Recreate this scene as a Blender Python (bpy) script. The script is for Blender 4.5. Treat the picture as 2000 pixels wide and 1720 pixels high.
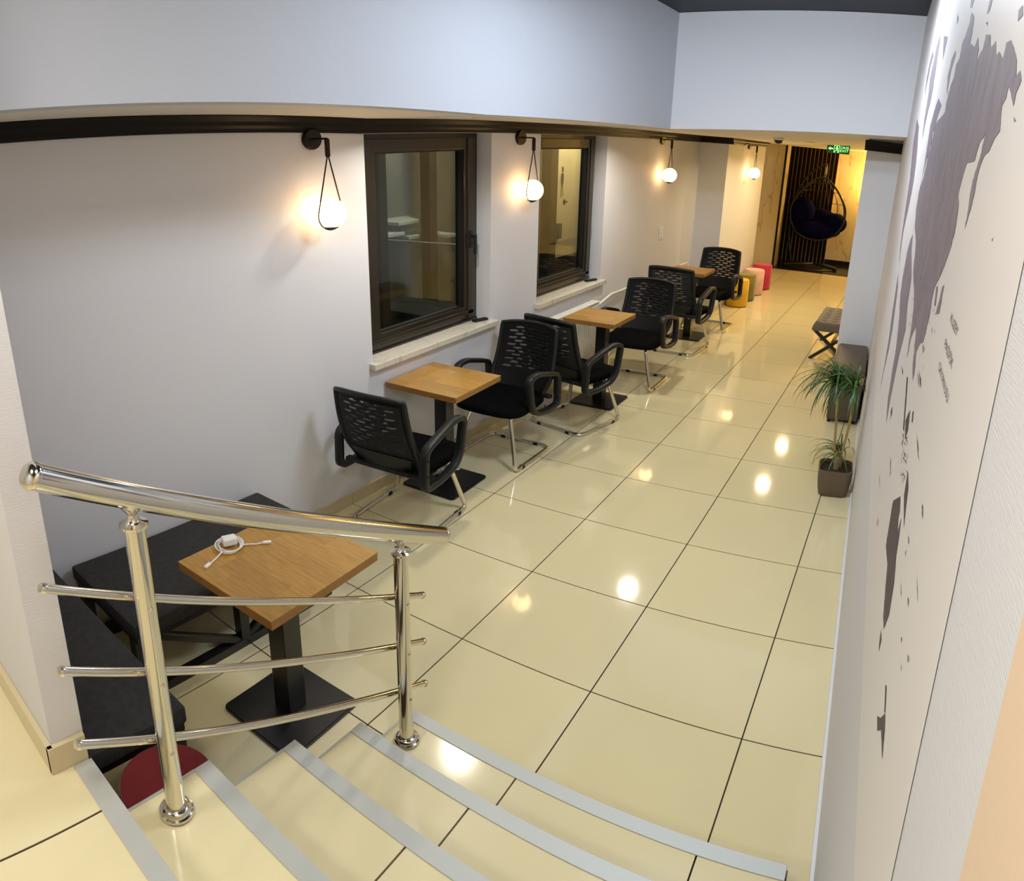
import bpy, bmesh, math, random
from mathutils import Vector, Matrix
random.seed(7)
S = bpy.context.scene
for o in list(bpy.data.objects): bpy.data.objects.remove(o)
COL = S.collection

# ------------------------------------------------------------------ camera
# phone panorama: a cylindrical lens, solved from the 60 cm floor tiles
CAM = (0.296497, -3.943616, 2.47059)
YAW, PITCH, ROLL = -0.538956, -0.259485, 0.015802
FPX, V0, ASP = 1454.624, 587.783, 0.835245
def cam_axes():
    cy, sy, cp, sp = math.cos(YAW), math.sin(YAW), math.cos(PITCH), math.sin(PITCH)
    f = Vector((sy*cp, cy*cp, sp)); r = Vector((cy, -sy, 0)); u = r.cross(f)
    cr, sr = math.cos(ROLL), math.sin(ROLL)
    return cr*r + sr*u, -sr*r + cr*u, f
AX = cam_axes()
cd = bpy.data.cameras.new('camera'); cam = bpy.data.objects.new('camera', cd); COL.objects.link(cam)
M = Matrix((AX[0], AX[1], -AX[2])).transposed().to_4x4(); M.translation = CAM; cam.matrix_world = M
cd.type = 'PANO'; cd.panorama_type = 'CENTRAL_CYLINDRICAL'; cd.central_cylindrical_radius = 1.0
cd.central_cylindrical_range_u_min = -1000/FPX; cd.central_cylindrical_range_u_max = 1000/FPX
cd.central_cylindrical_range_v_min = (V0-1720)/(FPX*ASP); cd.central_cylindrical_range_v_max = V0/(FPX*ASP)
cd.clip_start = 0.01
S.camera = cam

# ------------------------------------------------------------------ world, exposure
w = bpy.data.worlds.new('world'); S.world = w; w.use_nodes = True
w.node_tree.nodes['Background'].inputs[0].default_value = (0.012, 0.013, 0.016, 1)
w.node_tree.nodes['Background'].inputs[1].default_value = 1.0
S.view_settings.view_transform = 'Standard'; S.view_settings.look = 'None'
S.view_settings.gamma = 1.0; S.view_settings.use_curve_mapping = False
S.view_settings.exposure = 0.38

# ------------------------------------------------------------------ ceiling panel lights of the stairwell (all above and behind the frame)
PANELS = [(-0.42, -0.95, 34, (0.76, 0.86, 1.0)), (-0.30, -3.95, 25, (1.0, 0.96, 0.87)), (-1.6, -5.2, 25, (1.0, 0.95, 0.85))]
PANEL_Z, PANEL_COL = 3.50, (0.76, 0.86, 1.0)
for x, y, pw, pc in PANELS:
    l = bpy.data.lights.new('ceiling_panel_light', 'AREA'); l.shape = 'SQUARE'; l.size = 0.56
    l.energy = pw; l.color = pc
    lo = bpy.data.objects.new('ceiling_panel_light', l); COL.objects.link(lo); lo.location = (x, y, PANEL_Z-0.02)

# two added fill spots, out of view, brighten the upper back wall (bodies below)
FILL_SPOTS = [(-0.95, -1.75), (-0.25, -1.75)]
SPOT_T = Vector((-0.72, 1.5, 2.75))
for x, y in FILL_SPOTS:
    l = bpy.data.lights.new('fill_spot_beam', 'SPOT'); l.energy = 75; l.spot_size = math.radians(70); l.spot_blend = 0.9; l.shadow_soft_size = 0.04; l.color = PANEL_COL
    lo = bpy.data.objects.new('fill_spot_beam', l); COL.objects.link(lo); lo.location = (x, y, 3.36)
    lo.rotation_euler = (SPOT_T-Vector((x, y, 3.36))).to_track_quat('-Z', 'Y').to_euler()

# ------------------------------------------------------------------ layout constants (metres)
RA, RB = 0.2061, -0.0553             # right wall x = RA + RB*y
XL = -2.40                           # left wall
FX, GY = -1.62, 1.50                 # upper wall faces (fascia) left and front
ZS = 2.58                            # lower ceiling
FY = 2.45                            # short cross wall on the right
def rwx(y): return RA + RB*y
def soff(x): return ZS + max(0.0, x-FX)*0.060
def rise(y): return max(0.0, -1.0-y)*0.042     # the low ceiling climbs a little towards the stairs
def ray(px, py):
    th = (px-1000)/FPX; h = (V0-py)/(FPX*ASP)
    return AX[0]*math.sin(th) + AX[1]*h + AX[2]*math.cos(th)
def on_right(px, py):                # photo pixel -> (y, z) on the right wall
    d = ray(px, py); c = Vector(CAM)
    t = (RA - (c.x - RB*c.y)) / (d.x - RB*d.y)
    p = c + d*t
    return p.y, p.z

# ------------------------------------------------------------------ materials
MATS = {}
def mat(name, col, rough=0.5, metal=0.0, **k):
    if name in MATS: return MATS[name]
    m = bpy.data.materials.new(name); m.use_nodes = True
    nt = m.node_tree; b = nt.nodes['Principled BSDF']
    b.inputs['Base Color'].default_value = (*col, 1); b.inputs['Roughness'].default_value = rough; b.inputs['Metallic'].default_value = metal
    for kk, v in k.get('inp', {}).items(): b.inputs[kk].default_value = v
    def tex(scale, vec='Object', stretch=None):
        tc = nt.nodes.new('ShaderNodeTexCoord'); mp = nt.nodes.new('ShaderNodeMapping')
        nt.links.new(tc.outputs[vec], mp.inputs[0])
        if stretch: mp.inputs['Scale'].default_value = stretch
        n = nt.nodes.new('ShaderNodeTexNoise'); n.inputs['Scale'].default_value = scale; n.inputs['Detail'].default_value = 4
        nt.links.new(mp.outputs[0], n.inputs['Vector']); return n
    if 'vary' in k:                    # (amount, scale[, stretch])
        v = k['vary']; n = tex(v[1], stretch=v[2] if len(v) > 2 else None)
        r = nt.nodes.new('ShaderNodeValToRGB'); a = v[0]
        r.color_ramp.elements[0].position = 0.3; r.color_ramp.elements[1].position = 0.7
        r.color_ramp.elements[0].color = (*[c*(1-a) for c in col], 1); r.color_ramp.elements[1].color = (*[min(1, c*(1+a)) for c in col], 1)
        nt.links.new(n.outputs[0], r.inputs[0]); out = r.outputs[0]
        if k.get('objrand'):
            oi = nt.nodes.new('ShaderNodeObjectInfo'); mr = nt.nodes.new('ShaderNodeMapRange')
            mr.inputs['To Min'].default_value = 1-k['objrand']; mr.inputs['To Max'].default_value = 1+k['objrand']
            nt.links.new(oi.outputs['Random'], mr.inputs[0])
            hs = nt.nodes.new('ShaderNodeHueSaturation'); nt.links.new(mr.outputs[0], hs.inputs['Value']); nt.links.new(out, hs.inputs['Color']); out = hs.outputs[0]
        nt.links.new(out, b.inputs['Base Color'])
    if 'bump' in k:                    # (strength, scale[, stretch])
        v = k['bump']; n = tex(v[1], stretch=v[2] if len(v) > 2 else None)
        bp = nt.nodes.new('ShaderNodeBump'); bp.inputs['Strength'].default_value = v[0]; bp.inputs['Distance'].default_value = 0.01
        nt.links.new(n.outputs[0], bp.inputs['Height']); nt.links.new(bp.outputs[0], b.inputs['Normal'])
    if 'emit' in k:
        b.inputs['Emission Color'].default_value = (*k['emit'][0], 1); b.inputs['Emission Strength'].default_value = k['emit'][1]
    MATS[name] = m; return m
def srgb(r, g, b):
    f = lambda c: (c/255/12.92 if c/255 <= 0.04045 else ((c/255+0.055)/1.055)**2.4)
    return f(r), f(g), f(b)

def wallpaper(name, col):
    """embossed wallpaper: fine horizontal ribs broken up by raised rectangular dashes"""
    m = mat(name, col, 0.62)
    nt = m.node_tree; b = nt.nodes['Principled BSDF']
    tc = nt.nodes.new('ShaderNodeTexCoord')
    mp = nt.nodes.new('ShaderNodeMapping'); mp.inputs['Scale'].default_value = (40, 40, 420); nt.links.new(tc.outputs['Object'], mp.inputs[0])
    n1 = nt.nodes.new('ShaderNodeTexNoise'); n1.inputs['Scale'].default_value = 1.0; n1.inputs['Detail'].default_value = 2; nt.links.new(mp.outputs[0], n1.inputs['Vector'])
    mp2 = nt.nodes.new('ShaderNodeMapping'); mp2.inputs['Scale'].default_value = (45, 45, 16); nt.links.new(tc.outputs['Object'], mp2.inputs[0])
    v = nt.nodes.new('ShaderNodeTexVoronoi'); v.distance = 'CHEBYCHEV'; v.inputs['Scale'].default_value = 1.0; nt.links.new(mp2.outputs[0], v.inputs['Vector'])
    st = nt.nodes.new('ShaderNodeMath'); st.operation = 'LESS_THAN'; st.inputs[1].default_value = 0.3; nt.links.new(v.outputs['Distance'], st.inputs[0])
    n3 = nt.nodes.new('ShaderNodeTexNoise'); n3.inputs['Scale'].default_value = 2.2; nt.links.new(tc.outputs['Object'], n3.inputs['Vector'])
    g = nt.nodes.new('ShaderNodeMath'); g.operation = 'GREATER_THAN'; g.inputs[1].default_value = 0.55; nt.links.new(n3.outputs[0], g.inputs[0])
    ml = nt.nodes.new('ShaderNodeMath'); ml.operation = 'MULTIPLY'; nt.links.new(st.outputs[0], ml.inputs[0]); nt.links.new(g.outputs[0], ml.inputs[1])
    ad = nt.nodes.new('ShaderNodeMath'); ad.operation = 'MULTIPLY_ADD'; ad.inputs[1].default_value = 0.25; nt.links.new(ml.outputs[0], ad.inputs[0]); nt.links.new(n1.outputs[0], ad.inputs[2])
    bp = nt.nodes.new('ShaderNodeBump'); bp.inputs['Strength'].default_value = 0.24; bp.inputs['Distance'].default_value = 0.003
    nt.links.new(ad.outputs[0], bp.inputs['Height']); nt.links.new(bp.outputs[0], b.inputs['Normal'])
    return m
def marble(name, col, vein):
    m = mat(name, col, 0.12)
    nt = m.node_tree; b = nt.nodes['Principled BSDF']
    tc = nt.nodes.new('ShaderNodeTexCoord'); mp = nt.nodes.new('ShaderNodeMapping'); mp.inputs['Rotation'].default_value = (0.1, 0.62, 0.1); mp.inputs['Scale'].default_value = (2.6, 2.6, 0.32)
    nt.links.new(tc.outputs['Object'], mp.inputs[0])
    n = nt.nodes.new('ShaderNodeTexNoise'); n.inputs['Scale'].default_value = 1.7; n.inputs['Detail'].default_value = 4; n.inputs['Distortion'].default_value = 0.15
    nt.links.new(mp.outputs[0], n.inputs['Vector'])
    r = nt.nodes.new('ShaderNodeValToRGB'); e = r.color_ramp.elements
    e[0].position = 0.485; e[0].color = (*col, 1); e[1].position = 0.515; e[1].color = (*col, 1)
    x = e.new(0.50); x.color = (*vein, 1)
    nt.links.new(n.outputs[0], r.inputs[0]); nt.links.new(r.outputs[0], b.inputs['Base Color'])
    return m

M_WALL = wallpaper('wallpaper_white', srgb(211, 210, 213))
M_PLAST = mat('paint_white', srgb(214, 214, 217), 0.6, bump=(0.06, 60))
M_SOFF = mat('paint_ceiling', srgb(222, 216, 204), 0.7)
M_NAVY = mat('paint_navy', srgb(14, 24, 40), 0.55)
M_TILE = mat('porcelain_cream', srgb(218, 206, 163), 0.07, vary=(0.035, 1.3), objrand=0.02, inp={'Specular IOR Level': 0.55, 'Coat Weight': 0.25, 'Coat Roughness': 0.03})
M_STEPT = mat('porcelain_step', srgb(218, 206, 165), 0.12, vary=(0.03, 1.3), objrand=0.02)
M_GROUT = mat('grout_dark', srgb(58, 46, 34), 0.9)
M_SKIRT = mat('porcelain_skirting', srgb(200, 186, 150), 0.2, vary=(0.03, 3), objrand=0.02)
M_CROWN = mat('crown_dark_brown', srgb(12, 8, 6), 0.5, inp={'Specular IOR Level': 0.2})
M_ALU = mat('brushed_aluminium', srgb(182, 184, 178), 0.48, 0.25, bump=(0.05, 120, (1, 8, 8)))
M_CHROME = mat('chrome', srgb(225, 222, 212), 0.09, 1.0)
M_STEEL = mat('polished_steel', srgb(220, 215, 203), 0.11, 1.0)
M_WOOD = mat('oiled_beech', srgb(166, 124, 58), 0.36, vary=(0.20, 9, (1.2, 9, 9)), objrand=0.14, bump=(0.05, 30, (1, 8, 8)))
M_WOODE = mat('oiled_beech_edge', srgb(150, 104, 46), 0.45, vary=(0.2, 14, (2, 2, 12)))
M_BLKMET = mat('black_powder_coat', srgb(24, 23, 21), 0.32, bump=(0.03, 300))
M_BLKPL = mat('black_plastic', srgb(24, 26, 25), 0.45, inp={'Specular IOR Level': 0.35}, bump=(0.03, 200))
M_MESHB = mat('black_mesh_plastic', srgb(10, 11, 11), 0.55, inp={'Specular IOR Level': 0.2})
M_SEAT = mat('black_fabric', srgb(5, 5, 6), 0.9, inp={'Specular IOR Level': 0.08}, bump=(0.15, 400))
M_RUB = mat('black_rubber', srgb(10, 10, 10), 0.7)
M_CHAR = mat('charcoal_felt', srgb(42, 40, 37), 0.9, vary=(0.25, 40, (1, 1, 1)), bump=(0.3, 160))
M_FRAME = mat('bronze_window_frame', srgb(38, 31, 23), 0.3, vary=(0.08, 5), inp={'Coat Weight': 0.2})
M_GASK = mat('window_gasket', srgb(10, 9, 8), 0.6)
M_SILL = marble('sill_marble', srgb(206, 200, 184), srgb(184, 176, 158))
M_MARB = marble('wall_marble', srgb(214, 198, 160), srgb(184, 162, 122))
M_NIGHT = mat('night_surface', srgb(34, 32, 28), 0.8)
M_MUR = mat('mural_paper', srgb(222, 217, 214), 0.5)
M_INK = mat('mural_ink', srgb(132, 122, 130), 0.6, vary=(0.16, 26, (1, 1, 0.45)))
M_INK2 = mat('mural_ink_dark', srgb(70, 62, 70), 0.6, vary=(0.2, 40))
M_TXT = mat('mural_lettering', srgb(92, 84, 86), 0.6)
M_GLOBE = mat('opal_glass_lit', (1, 1, 1), 0.3, emit=((1.0, 0.60, 0.26), 9.0))
M_LED = mat('downlight_lit', (1, 1, 1), 0.4, emit=((1.0, 0.93, 0.80), 16.0))
M_PANELL = mat('panel_diffuser_lit', (1, 1, 1), 0.4, emit=((0.88, 0.94, 1.0), 3.0))
M_BRONZE = mat('dark_bronze', srgb(40, 30, 20), 0.35, 0.6)
M_WHITE = mat('white_plastic', srgb(226, 224, 218), 0.35)
M_RAD = mat('white_enamel', srgb(224, 222, 214), 0.3)
M_EXITG = mat('exit_green_lit', srgb(6, 60, 28), 0.4, emit=(srgb(6, 78, 36), 0.4))
M_EXITL = mat('exit_white_lit', srgb(170, 255, 170), 0.4, emit=(srgb(150, 255, 140), 1.3))

# ------------------------------------------------------------------ mesh helpers
class MB:
    def __init__(s): s.bm = bmesh.new()
    def box(s, x0, x1, y0, y1, z0, z1, bevel=0.0):
        r = bmesh.ops.create_cube(s.bm, size=1.0)
        for v in r['verts']:
            v.co = Vector((x0+(v.co.x+.5)*(x1-x0), y0+(v.co.y+.5)*(y1-y0), z0+(v.co.z+.5)*(z1-z0)))
        if bevel:
            es = list({e for v in r['verts'] for e in v.link_edges})
            bmesh.ops.bevel(s.bm, geom=es, offset=bevel, segments=2, affect='EDGES', profile=0.5)
        return s
    def quad(s, *pts):
        s.bm.faces.new([s.bm.verts.new(p) for p in pts]); return s
    def prism(s, poly, z0, z1):                       # xy polygon (ccw) extruded in z
        a = [s.bm.verts.new((x, y, z0)) for x, y in poly]; b = [s.bm.verts.new((x, y, z1)) for x, y in poly]
        s.bm.faces.new(a[::-1]); s.bm.faces.new(b); n = len(a)
        for i in range(n): s.bm.faces.new((a[i], a[(i+1) % n], b[(i+1) % n], b[i]))
        return s
    def tube(s, pts, r, seg=10, closed=False, cap=True, sq=None, ref=None):
        """sweep a circle (or a rectangle sq=(a,b)) along a polyline; r may be a list"""
        pts = [Vector(p) for p in pts]; n = len(pts); rings = []
        up = None
        for i, p in enumerate(pts):
            if closed: t = pts[(i+1) % n]-pts[i-1]
            else: t = pts[min(i+1, n-1)]-pts[max(i-1, 0)]
            t.normalize()
            if up is None:
                up = Vector((0, 0, 1)) if abs(t.z) < 0.9 else Vector((1, 0, 0))
                if sq: up = Vector((1, 0, 0)) if abs(t.x) < 0.9 else Vector((0, 0, 1))
            if ref: up = Vector(ref)
            a = (up - t*up.dot(t)).normalized(); up = a; b = t.cross(a)
            rr = r[i] if isinstance(r, (list, tuple)) else r
            if sq:
                h, k = sq[0]/2, sq[1]/2; c = min(h, k)*0.35
                prof = [(h, k-c), (h-c, k), (-h+c, k), (-h, k-c), (-h, -k+c), (-h+c, -k), (h-c, -k), (h, -k+c)]
                rings.append([s.bm.verts.new(p+a*u+b*v) for u, v in prof])
            else:
                rings.append([s.bm.verts.new(p+(a*math.cos(q)+b*math.sin(q))*rr) for q in [2*math.pi*j/seg for j in range(seg)]])
        m = len(rings[0])
        for i in range(n if closed else n-1):
            A, B = rings[i], rings[(i+1) % n]
            for j in range(m): s.bm.faces.new((A[j], A[(j+1) % m], B[(j+1) % m], B[j]))
        if cap and not closed:
            s.bm.faces.new(rings[0][::-1]); s.bm.faces.new(rings[-1])
        return s
    def lathe(s, prof, seg=24, axis='z', at=(0, 0, 0)):  # prof: (r, h)
        rings = []
        for r, h in prof:
            ring = []
            for j in range(seg):
                q = 2*math.pi*j/seg; c, d = r*math.cos(q), r*math.sin(q)
                p = {'z': (c, d, h), 'x': (h, c, d), 'y': (d, h, c)}[axis]
                ring.append(s.bm.verts.new(Vector(p)+Vector(at)))
            rings.append(ring)
        for A, B in zip(rings, rings[1:]):
            for j in range(seg): s.bm.faces.new((A[j], A[(j+1) % seg], B[(j+1) % seg], B[j]))
        if prof[0][0] > 1e-5: s.bm.faces.new(rings[0][::-1])
        if prof[-1][0] > 1e-5: s.bm.faces.new(rings[-1])
        return s
    def sphere(s, c, r, seg=24, ring=14, scale=(1, 1, 1)):
        g = bmesh.ops.create_uvsphere(s.bm, u_segments=seg, v_segments=ring, radius=r)
        for v in g['verts']: v.co = Vector((v.co.x*scale[0], v.co.y*scale[1], v.co.z*scale[2]))+Vector(c)
        return s
    def mesh(s, name, m, smooth=False, angle=None):
        bmesh.ops.remove_doubles(s.bm, verts=s.bm.verts, dist=1e-6)
        bmesh.ops.recalc_face_normals(s.bm, faces=s.bm.faces)
        me = bpy.data.meshes.new(name); s.bm.to_mesh(me); s.bm.free()
        me.materials.append(m)
        if smooth:
            for p in me.polygons: p.use_smooth = True
            if angle: me.set_sharp_from_angle(angle=angle)
        return me
    def obj(s, name, m, parent=None, smooth=False, angle=math.radians(40), **k):
        return place(name, s.mesh(name, m, smooth, angle), parent, **k)
def place(name, me, parent=None, loc=None, rot=None, **k):
    o = bpy.data.objects.new(name, me); COL.objects.link(o)
    if parent is not None: o.parent = parent
    if loc is not None: o.location = loc
    if rot is not None: o.rotation_euler = rot
    for kk, v in k.items(): o[kk] = v
    return o
def thing(name, label, cat, loc=(0, 0, 0), rz=0.0, group=None, scale=1.0):
    o = bpy.data.objects.new(name, None); COL.objects.link(o); o.location = loc; o.rotation_euler = (0, 0, rz); o.scale = (scale,)*3
    o.empty_display_size = 0.1; o['label'] = label; o['category'] = cat
    if group: o['group'] = group
    return o
def copy_tree(o, parent=None):
    c = o.copy(); COL.objects.link(c); c.parent = parent
    for ch in list(o.children): copy_tree(ch, c)
    return c
def struct(o, label=None, cat=None):
    o['kind'] = 'structure'
    if label: o['label'] = label
    if cat: o['category'] = cat
    return o
def arc(c, r, a0, a1, n, plane):      # points on an arc; plane maps (u,v)->xyz
    return [plane(c[0]+r*math.cos(a0+(a1-a0)*i/n), c[1]+r*math.sin(a0+(a1-a0)*i/n)) for i in range(n+1)]
def smooth_path(pts, rad, n=6, closed=False):
    """round the corners of a 3D polyline"""
    pts = [Vector(p) for p in pts]; out = []; N = len(pts)
    for i, p in enumerate(pts):
        if not closed and i in (0, N-1): out.append(p); continue
        a, b = pts[i-1], pts[(i+1) % N]
        da, db = (a-p), (b-p); r = min(rad, da.length*0.49, db.length*0.49)
        p0, p1 = p+da.normalized()*r, p+db.normalized()*r
        for k in range(n+1):
            t = k/n; out.append(p0*(1-t)**2 + p*2*t*(1-t) + p1*t*t)
    return out
def clip(poly, a, b, c):              # keep a*x+b*y<=c
    out = []
    for i, p in enumerate(poly):
        q = poly[(i+1) % len(poly)]
        fp, fq = a*p[0]+b*p[1]-c, a*q[0]+b*q[1]-c
        if fp <= 0: out.append(p)
        if (fp < 0 < fq) or (fq < 0 < fp):
            t = fp/(fp-fq); out.append((p[0]+(q[0]-p[0])*t, p[1]+(q[1]-p[1])*t))
    return out

# ================================================================== SETTING
# ---- lower floor: grout bed with every tile laid as its own piece
T, G = 0.6, 0.0028
fl = struct(MB().box(-3.4, 2.2, -3.5, 9.06, -0.06, -0.0035).obj('floor', M_GROUT), 'glossy cream porcelain tiled floor of the lower seating area', 'floor')
tile_full = None
for i in range(-5, 3):
    for j in range(-6, 16):
        x0, y0 = i*T, j*T; y1 = min(y0+T, 9.0)
        if y1 <= y0: continue
        poly = [(x0+G, y0+G), (x0+T-G, y0+G), (x0+T-G, y1-G), (x0+G, y1-G)]
        full = y1 == y0+T
        xl = XL if y1 <= 6.9 else -3.0
        if x0+T <= xl+0.01: continue
        if x0 < xl: poly = clip(poly, -1, 0, -xl); full = False
        if y0 < FY and x0 + T > 0.0:
            p2 = clip(poly, 1, -RB, RA); full = False if p2 != poly else full; poly = p2
        if y0 < -2.3 and x0+T > -1.02:
            if x0 >= -1.0:
                poly = clip(poly, 0, -1, 2.40) if x0 < 0 else poly; full = False
        if x0 > 1.0 and y0 < FY: continue
        if len(poly) < 3: continue
        if full:
            if tile_full is None: tile_full = MB().prism([(G, G), (T-G, G), (T-G, T-G), (G, T-G)], -0.003, 0).mesh('tile', M_TILE)
            place('tile', tile_full, fl, loc=(x0, y0, 0))
        else:
            cx, cy = x0, y0
            MB().prism([(a-cx, b-cy) for a, b in poly], -0.003, 0).obj('tile', M_TILE, fl, loc=(cx, cy, 0))
# dark floor of the alcove
struct(MB().box(-2.9, 1.6, 9.06, 10.6, -0.06, 0.004).obj('floor_alcove', mat('dark_gloss_floor', srgb(26, 20, 15), 0.18)), 'dark glossy floor of the alcove under the hanging chair', 'floor')

# ---- left wall with two window openings
WIN = [(-0.965, 0.268), (0.930, 2.120)]; WZ0, WZ1 = 0.93, 2.49
b = MB(); xo = XL-0.22
ys = [-3.46, WIN[0][0], WIN[0][1], WIN[1][0], WIN[1][1], 6.95]
for k in range(5):
    if k in (1, 3):
        b.box(xo, XL, ys[k], ys[k+1], -0.06, WZ0); b.box(xo, XL, ys[k], ys[k+1], WZ1, 2.75)
    else: b.box(xo, XL, ys[k], ys[k+1], -0.06, 2.75)
struct(b.obj('wall_left', M_WALL), 'long white embossed wallpaper wall with two window openings', 'wall')
# thick pier after the windows, lit by the last lamp
struct(MB().box(XL, -2.05, 4.86, 6.95, -0.06, 2.75).obj('wall_pier', M_PLAST), 'projecting white wall pier behind the coloured stools', 'wall')
struct(MB().box(-3.2, -3.05, 6.95, 9.3, -0.06, 2.75).obj('wall_recess', M_PLAST), 'white wall of the recess beyond the pier', 'wall')
# ---- right wall (slightly skewed to the tiles)
def rw_poly(y0, y1, t0=0.0, t1=0.16):
    return [(rwx(y0)+t0, y0), (rwx(y0)+t1, y0), (rwx(y1)+t1, y1), (rwx(y1)+t0, y1)]
wr = struct(MB().prism(rw_poly(-3.55, FY+0.12), -0.06, 3.9).obj('wall_right', M_WALL), 'white embossed wallpaper wall carrying the painted mural', 'wall')
struct(MB().prism(rw_poly(-6.2, -3.55), -0.06, 3.9).obj('wall_right_near', mat('peach_light_tint', srgb(222, 196, 168), 0.6, bump=(0.06, 60))), 'stretch of wall at the right edge, warm light coloured in as peach', 'wall')  # warm light on this wall end is put into its base colour
struct(MB().prism(rw_poly(-2.35, FY, -0.012, 0.0), 0.0, 0.028).obj('baseboard_right', M_PLAST), 'thin white bead along the foot of the mural wall', 'baseboard')
# ---- short cross wall on the right
xf = -0.222
struct(MB().box(xf, 1.7, FY, FY+0.12, -0.06, 2.75).obj('wall_cross', M_PLAST), 'narrow white cross wall behind the brown ottoman', 'wall')
struct(MB().box(1.55, 1.7, FY+0.12, 10.4, -0.06, 2.75).obj('wall_far_right', M_PLAST), 'white side wall of the rear room', 'wall')
# ---- upper walls over the stairwell and lower ceiling
def slab_z(pts, t): pass
b = MB()
for ya, yb in ((-3.46, -1.0), (-1.0, GY+0.10)):
    P = [(FX, ya, ZS+rise(ya)*.7), (FX, yb, ZS+rise(yb)*.7), (FX, yb, 3.9), (FX, ya, 3.9)]; Q = [(x-.1, y, z) for x, y, z in P]
    b.quad(*P); b.quad(*Q[::-1]); b.quad(P[0], Q[0], Q[1], P[1])
struct(b.obj('wall_upper_left', wallpaper('wallpaper_dimmed', srgb(192, 196, 204))), 'white upper wall hanging over the window side seats', 'wall')  # darker copy of the wallpaper, dimmer light put into its colour
b = MB(); xr = rwx(GY)
for (xa, xb) in [(FX, xr)]:
    za, zb = soff(xa), soff(xb)
    P = [(xa, GY, za), (xb, GY, zb), (xb, GY, 3.9), (xa, GY, 3.9)]; Q = [(x, y+0.1, z) for x, y, z in P]
    b.quad(*P); b.quad(*Q[::-1]); b.quad(P[0], Q[0], Q[1], P[1]); b.quad(P[3], P[2], Q[2], Q[3]); b.quad(P[0], P[3], Q[3], Q[0]); b.quad(P[1], Q[1], Q[2], P[2])
struct(b.obj('wall_upper_back', M_PLAST), 'smooth white upper wall facing down the stairs', 'wall')
b = MB(); zc = soff
for ya, yb in ((-3.46, -1.0), (-1.0, GY+0.1)):
    b.quad((XL, ya, ZS+rise(ya)), (FX-0.1, ya, ZS+rise(ya)*.7), (FX-0.1, yb, ZS+rise(yb)*.7), (XL, yb, ZS+rise(yb)))
b.quad((XL, GY+0.1, ZS), (FX, GY+0.1, ZS), (FX, 10.6, ZS), (XL, 10.6, ZS))
b.quad((FX, GY+0.1, ZS), (0.3, GY+0.1, zc(0.3)), (0.3, 10.6, zc(0.3)), (FX, 10.6, ZS))
b.quad((-3.2, 6.95, ZS), (XL, 6.95, ZS), (XL, 10.6, ZS), (-3.2, 10.6, ZS))
b.quad((0.3, FY, zc(.3)), (1.7, FY, zc(.3)), (1.7, 10.6, zc(.3)), (0.3, 10.6, zc(.3)))
struct(b.obj('ceiling_lower', M_SOFF), 'low cream ceiling over the seating area and corridor', 'ceiling')
# upper dark ceiling, sloped a little like the photo shows
b = MB(); zt = lambda x: 3.545 + (x-FX)*0.062
pts = [(-3.6, -6.2), (0.62, -6.2), (0.2, GY), (FX, GY), (FX, -3.46), (-3.6, -3.46)]
for (xa, xb, ya, yb) in [(FX, 0.62, -6.2, GY+0.05), (-3.6, FX, -6.2, -3.46)]:
    b.quad((xa, ya, zt(xa)), (xb, ya, zt(xb)), (xb, yb, zt(xb)), (xa, yb, zt(xa)))
struct(b.obj('ceiling', M_NAVY), 'dark navy ceiling high above the stairwell', 'ceiling')
# small dark cove pieces in the ceiling corners
for (x0, x1, y0, y1, n) in [(FX, FX+0.10, -3.4, GY-0.10, 1), (FX, 0.12, GY-0.10, GY, 2)]:
    b = MB(); z0 = zt(x0); z1 = zt(x1)
    if n == 1: b.quad((x0, y0, z0-0.004), (x0, y1+0.1, z0-0.004), (x1, y1, z0+0.05), (x1, y0, z0+0.05))
    else: b.quad((x0, y1, z0-0.004), (x1, y1, z1-0.004), (x1-0.0, y0, z1+0.02), (x0+0.1, y0, z0+0.05))
    struct(b.obj('trim_cove_%d' % n, M_NAVY), 'dark navy cove strip under the high ceiling', 'trim')
# ---- landing: wall stub on the left, back walls
lw = MB().box(-3.5, -1.118, -3.545, -3.46, -0.06, 3.9)
lw = struct(lw.obj('wall_partition', M_WALL), 'end of the white textured partition wall on the landing', 'wall')
struct(MB().box(-3.6, -3.5, -6.2, -3.46, 0.7, 3.9).obj('wall_landing_left', M_PLAST), 'white side wall of the landing', 'wall')
struct(MB().box(-3.6, 0.7, -6.3, -6.2, 0.7, 3.9).obj('wall_landing_back', M_PLAST), 'white back wall of the landing', 'wall')
H = 0.155; ZL = 5*H
bb = struct(place('baseboard_landing', None), 'cream tile skirting around the partition wall end', 'baseboard')
MB().box(-1.118, -1.103, -3.56, -3.462, ZL, ZL+0.088, 0.002).obj('skirting_tile', M_SKIRT, bb)
for k in range(4): MB().box(-1.103-0.6*(k+1)+0.0015, -1.104-0.6*k, -3.56, -3.545, ZL, ZL+0.088, 0.002).obj('skirting_tile', M_SKIRT, bb)
# landing floor tiles
LY = -3.46
ll = struct(MB().box(-3.5, 0.42, -6.2, LY-0.02, ZL-0.2, ZL-0.004).obj('floor_landing', M_GROUT), 'cream tiled landing at the top of the steps', 'floor')
for x0, x1 in [(-3.5, -2.756), (-2.756, -2.156), (-2.156, -1.556), (-1.556, -0.956), (-0.956, -0.356), (-0.356, 0.52)]:
    for y0, y1 in [(-6.2, -5.26), (-5.26, -4.66), (-4.66, -4.06), (-4.06, LY)]:
        poly = [(x0+G, y0+G), (x1-G, y0+G), (x1-G, y1-G), (x0+G, y1-G)]
        if x0 > -1: poly = clip(poly, 1, -RB, RA)
        if y1 == LY and x1 < -1.2: poly = clip(poly, 0, 1, -3.546)
        MB().prism(poly, ZL-0.003, ZL).obj('tile', M_STEPT, ll)

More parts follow.
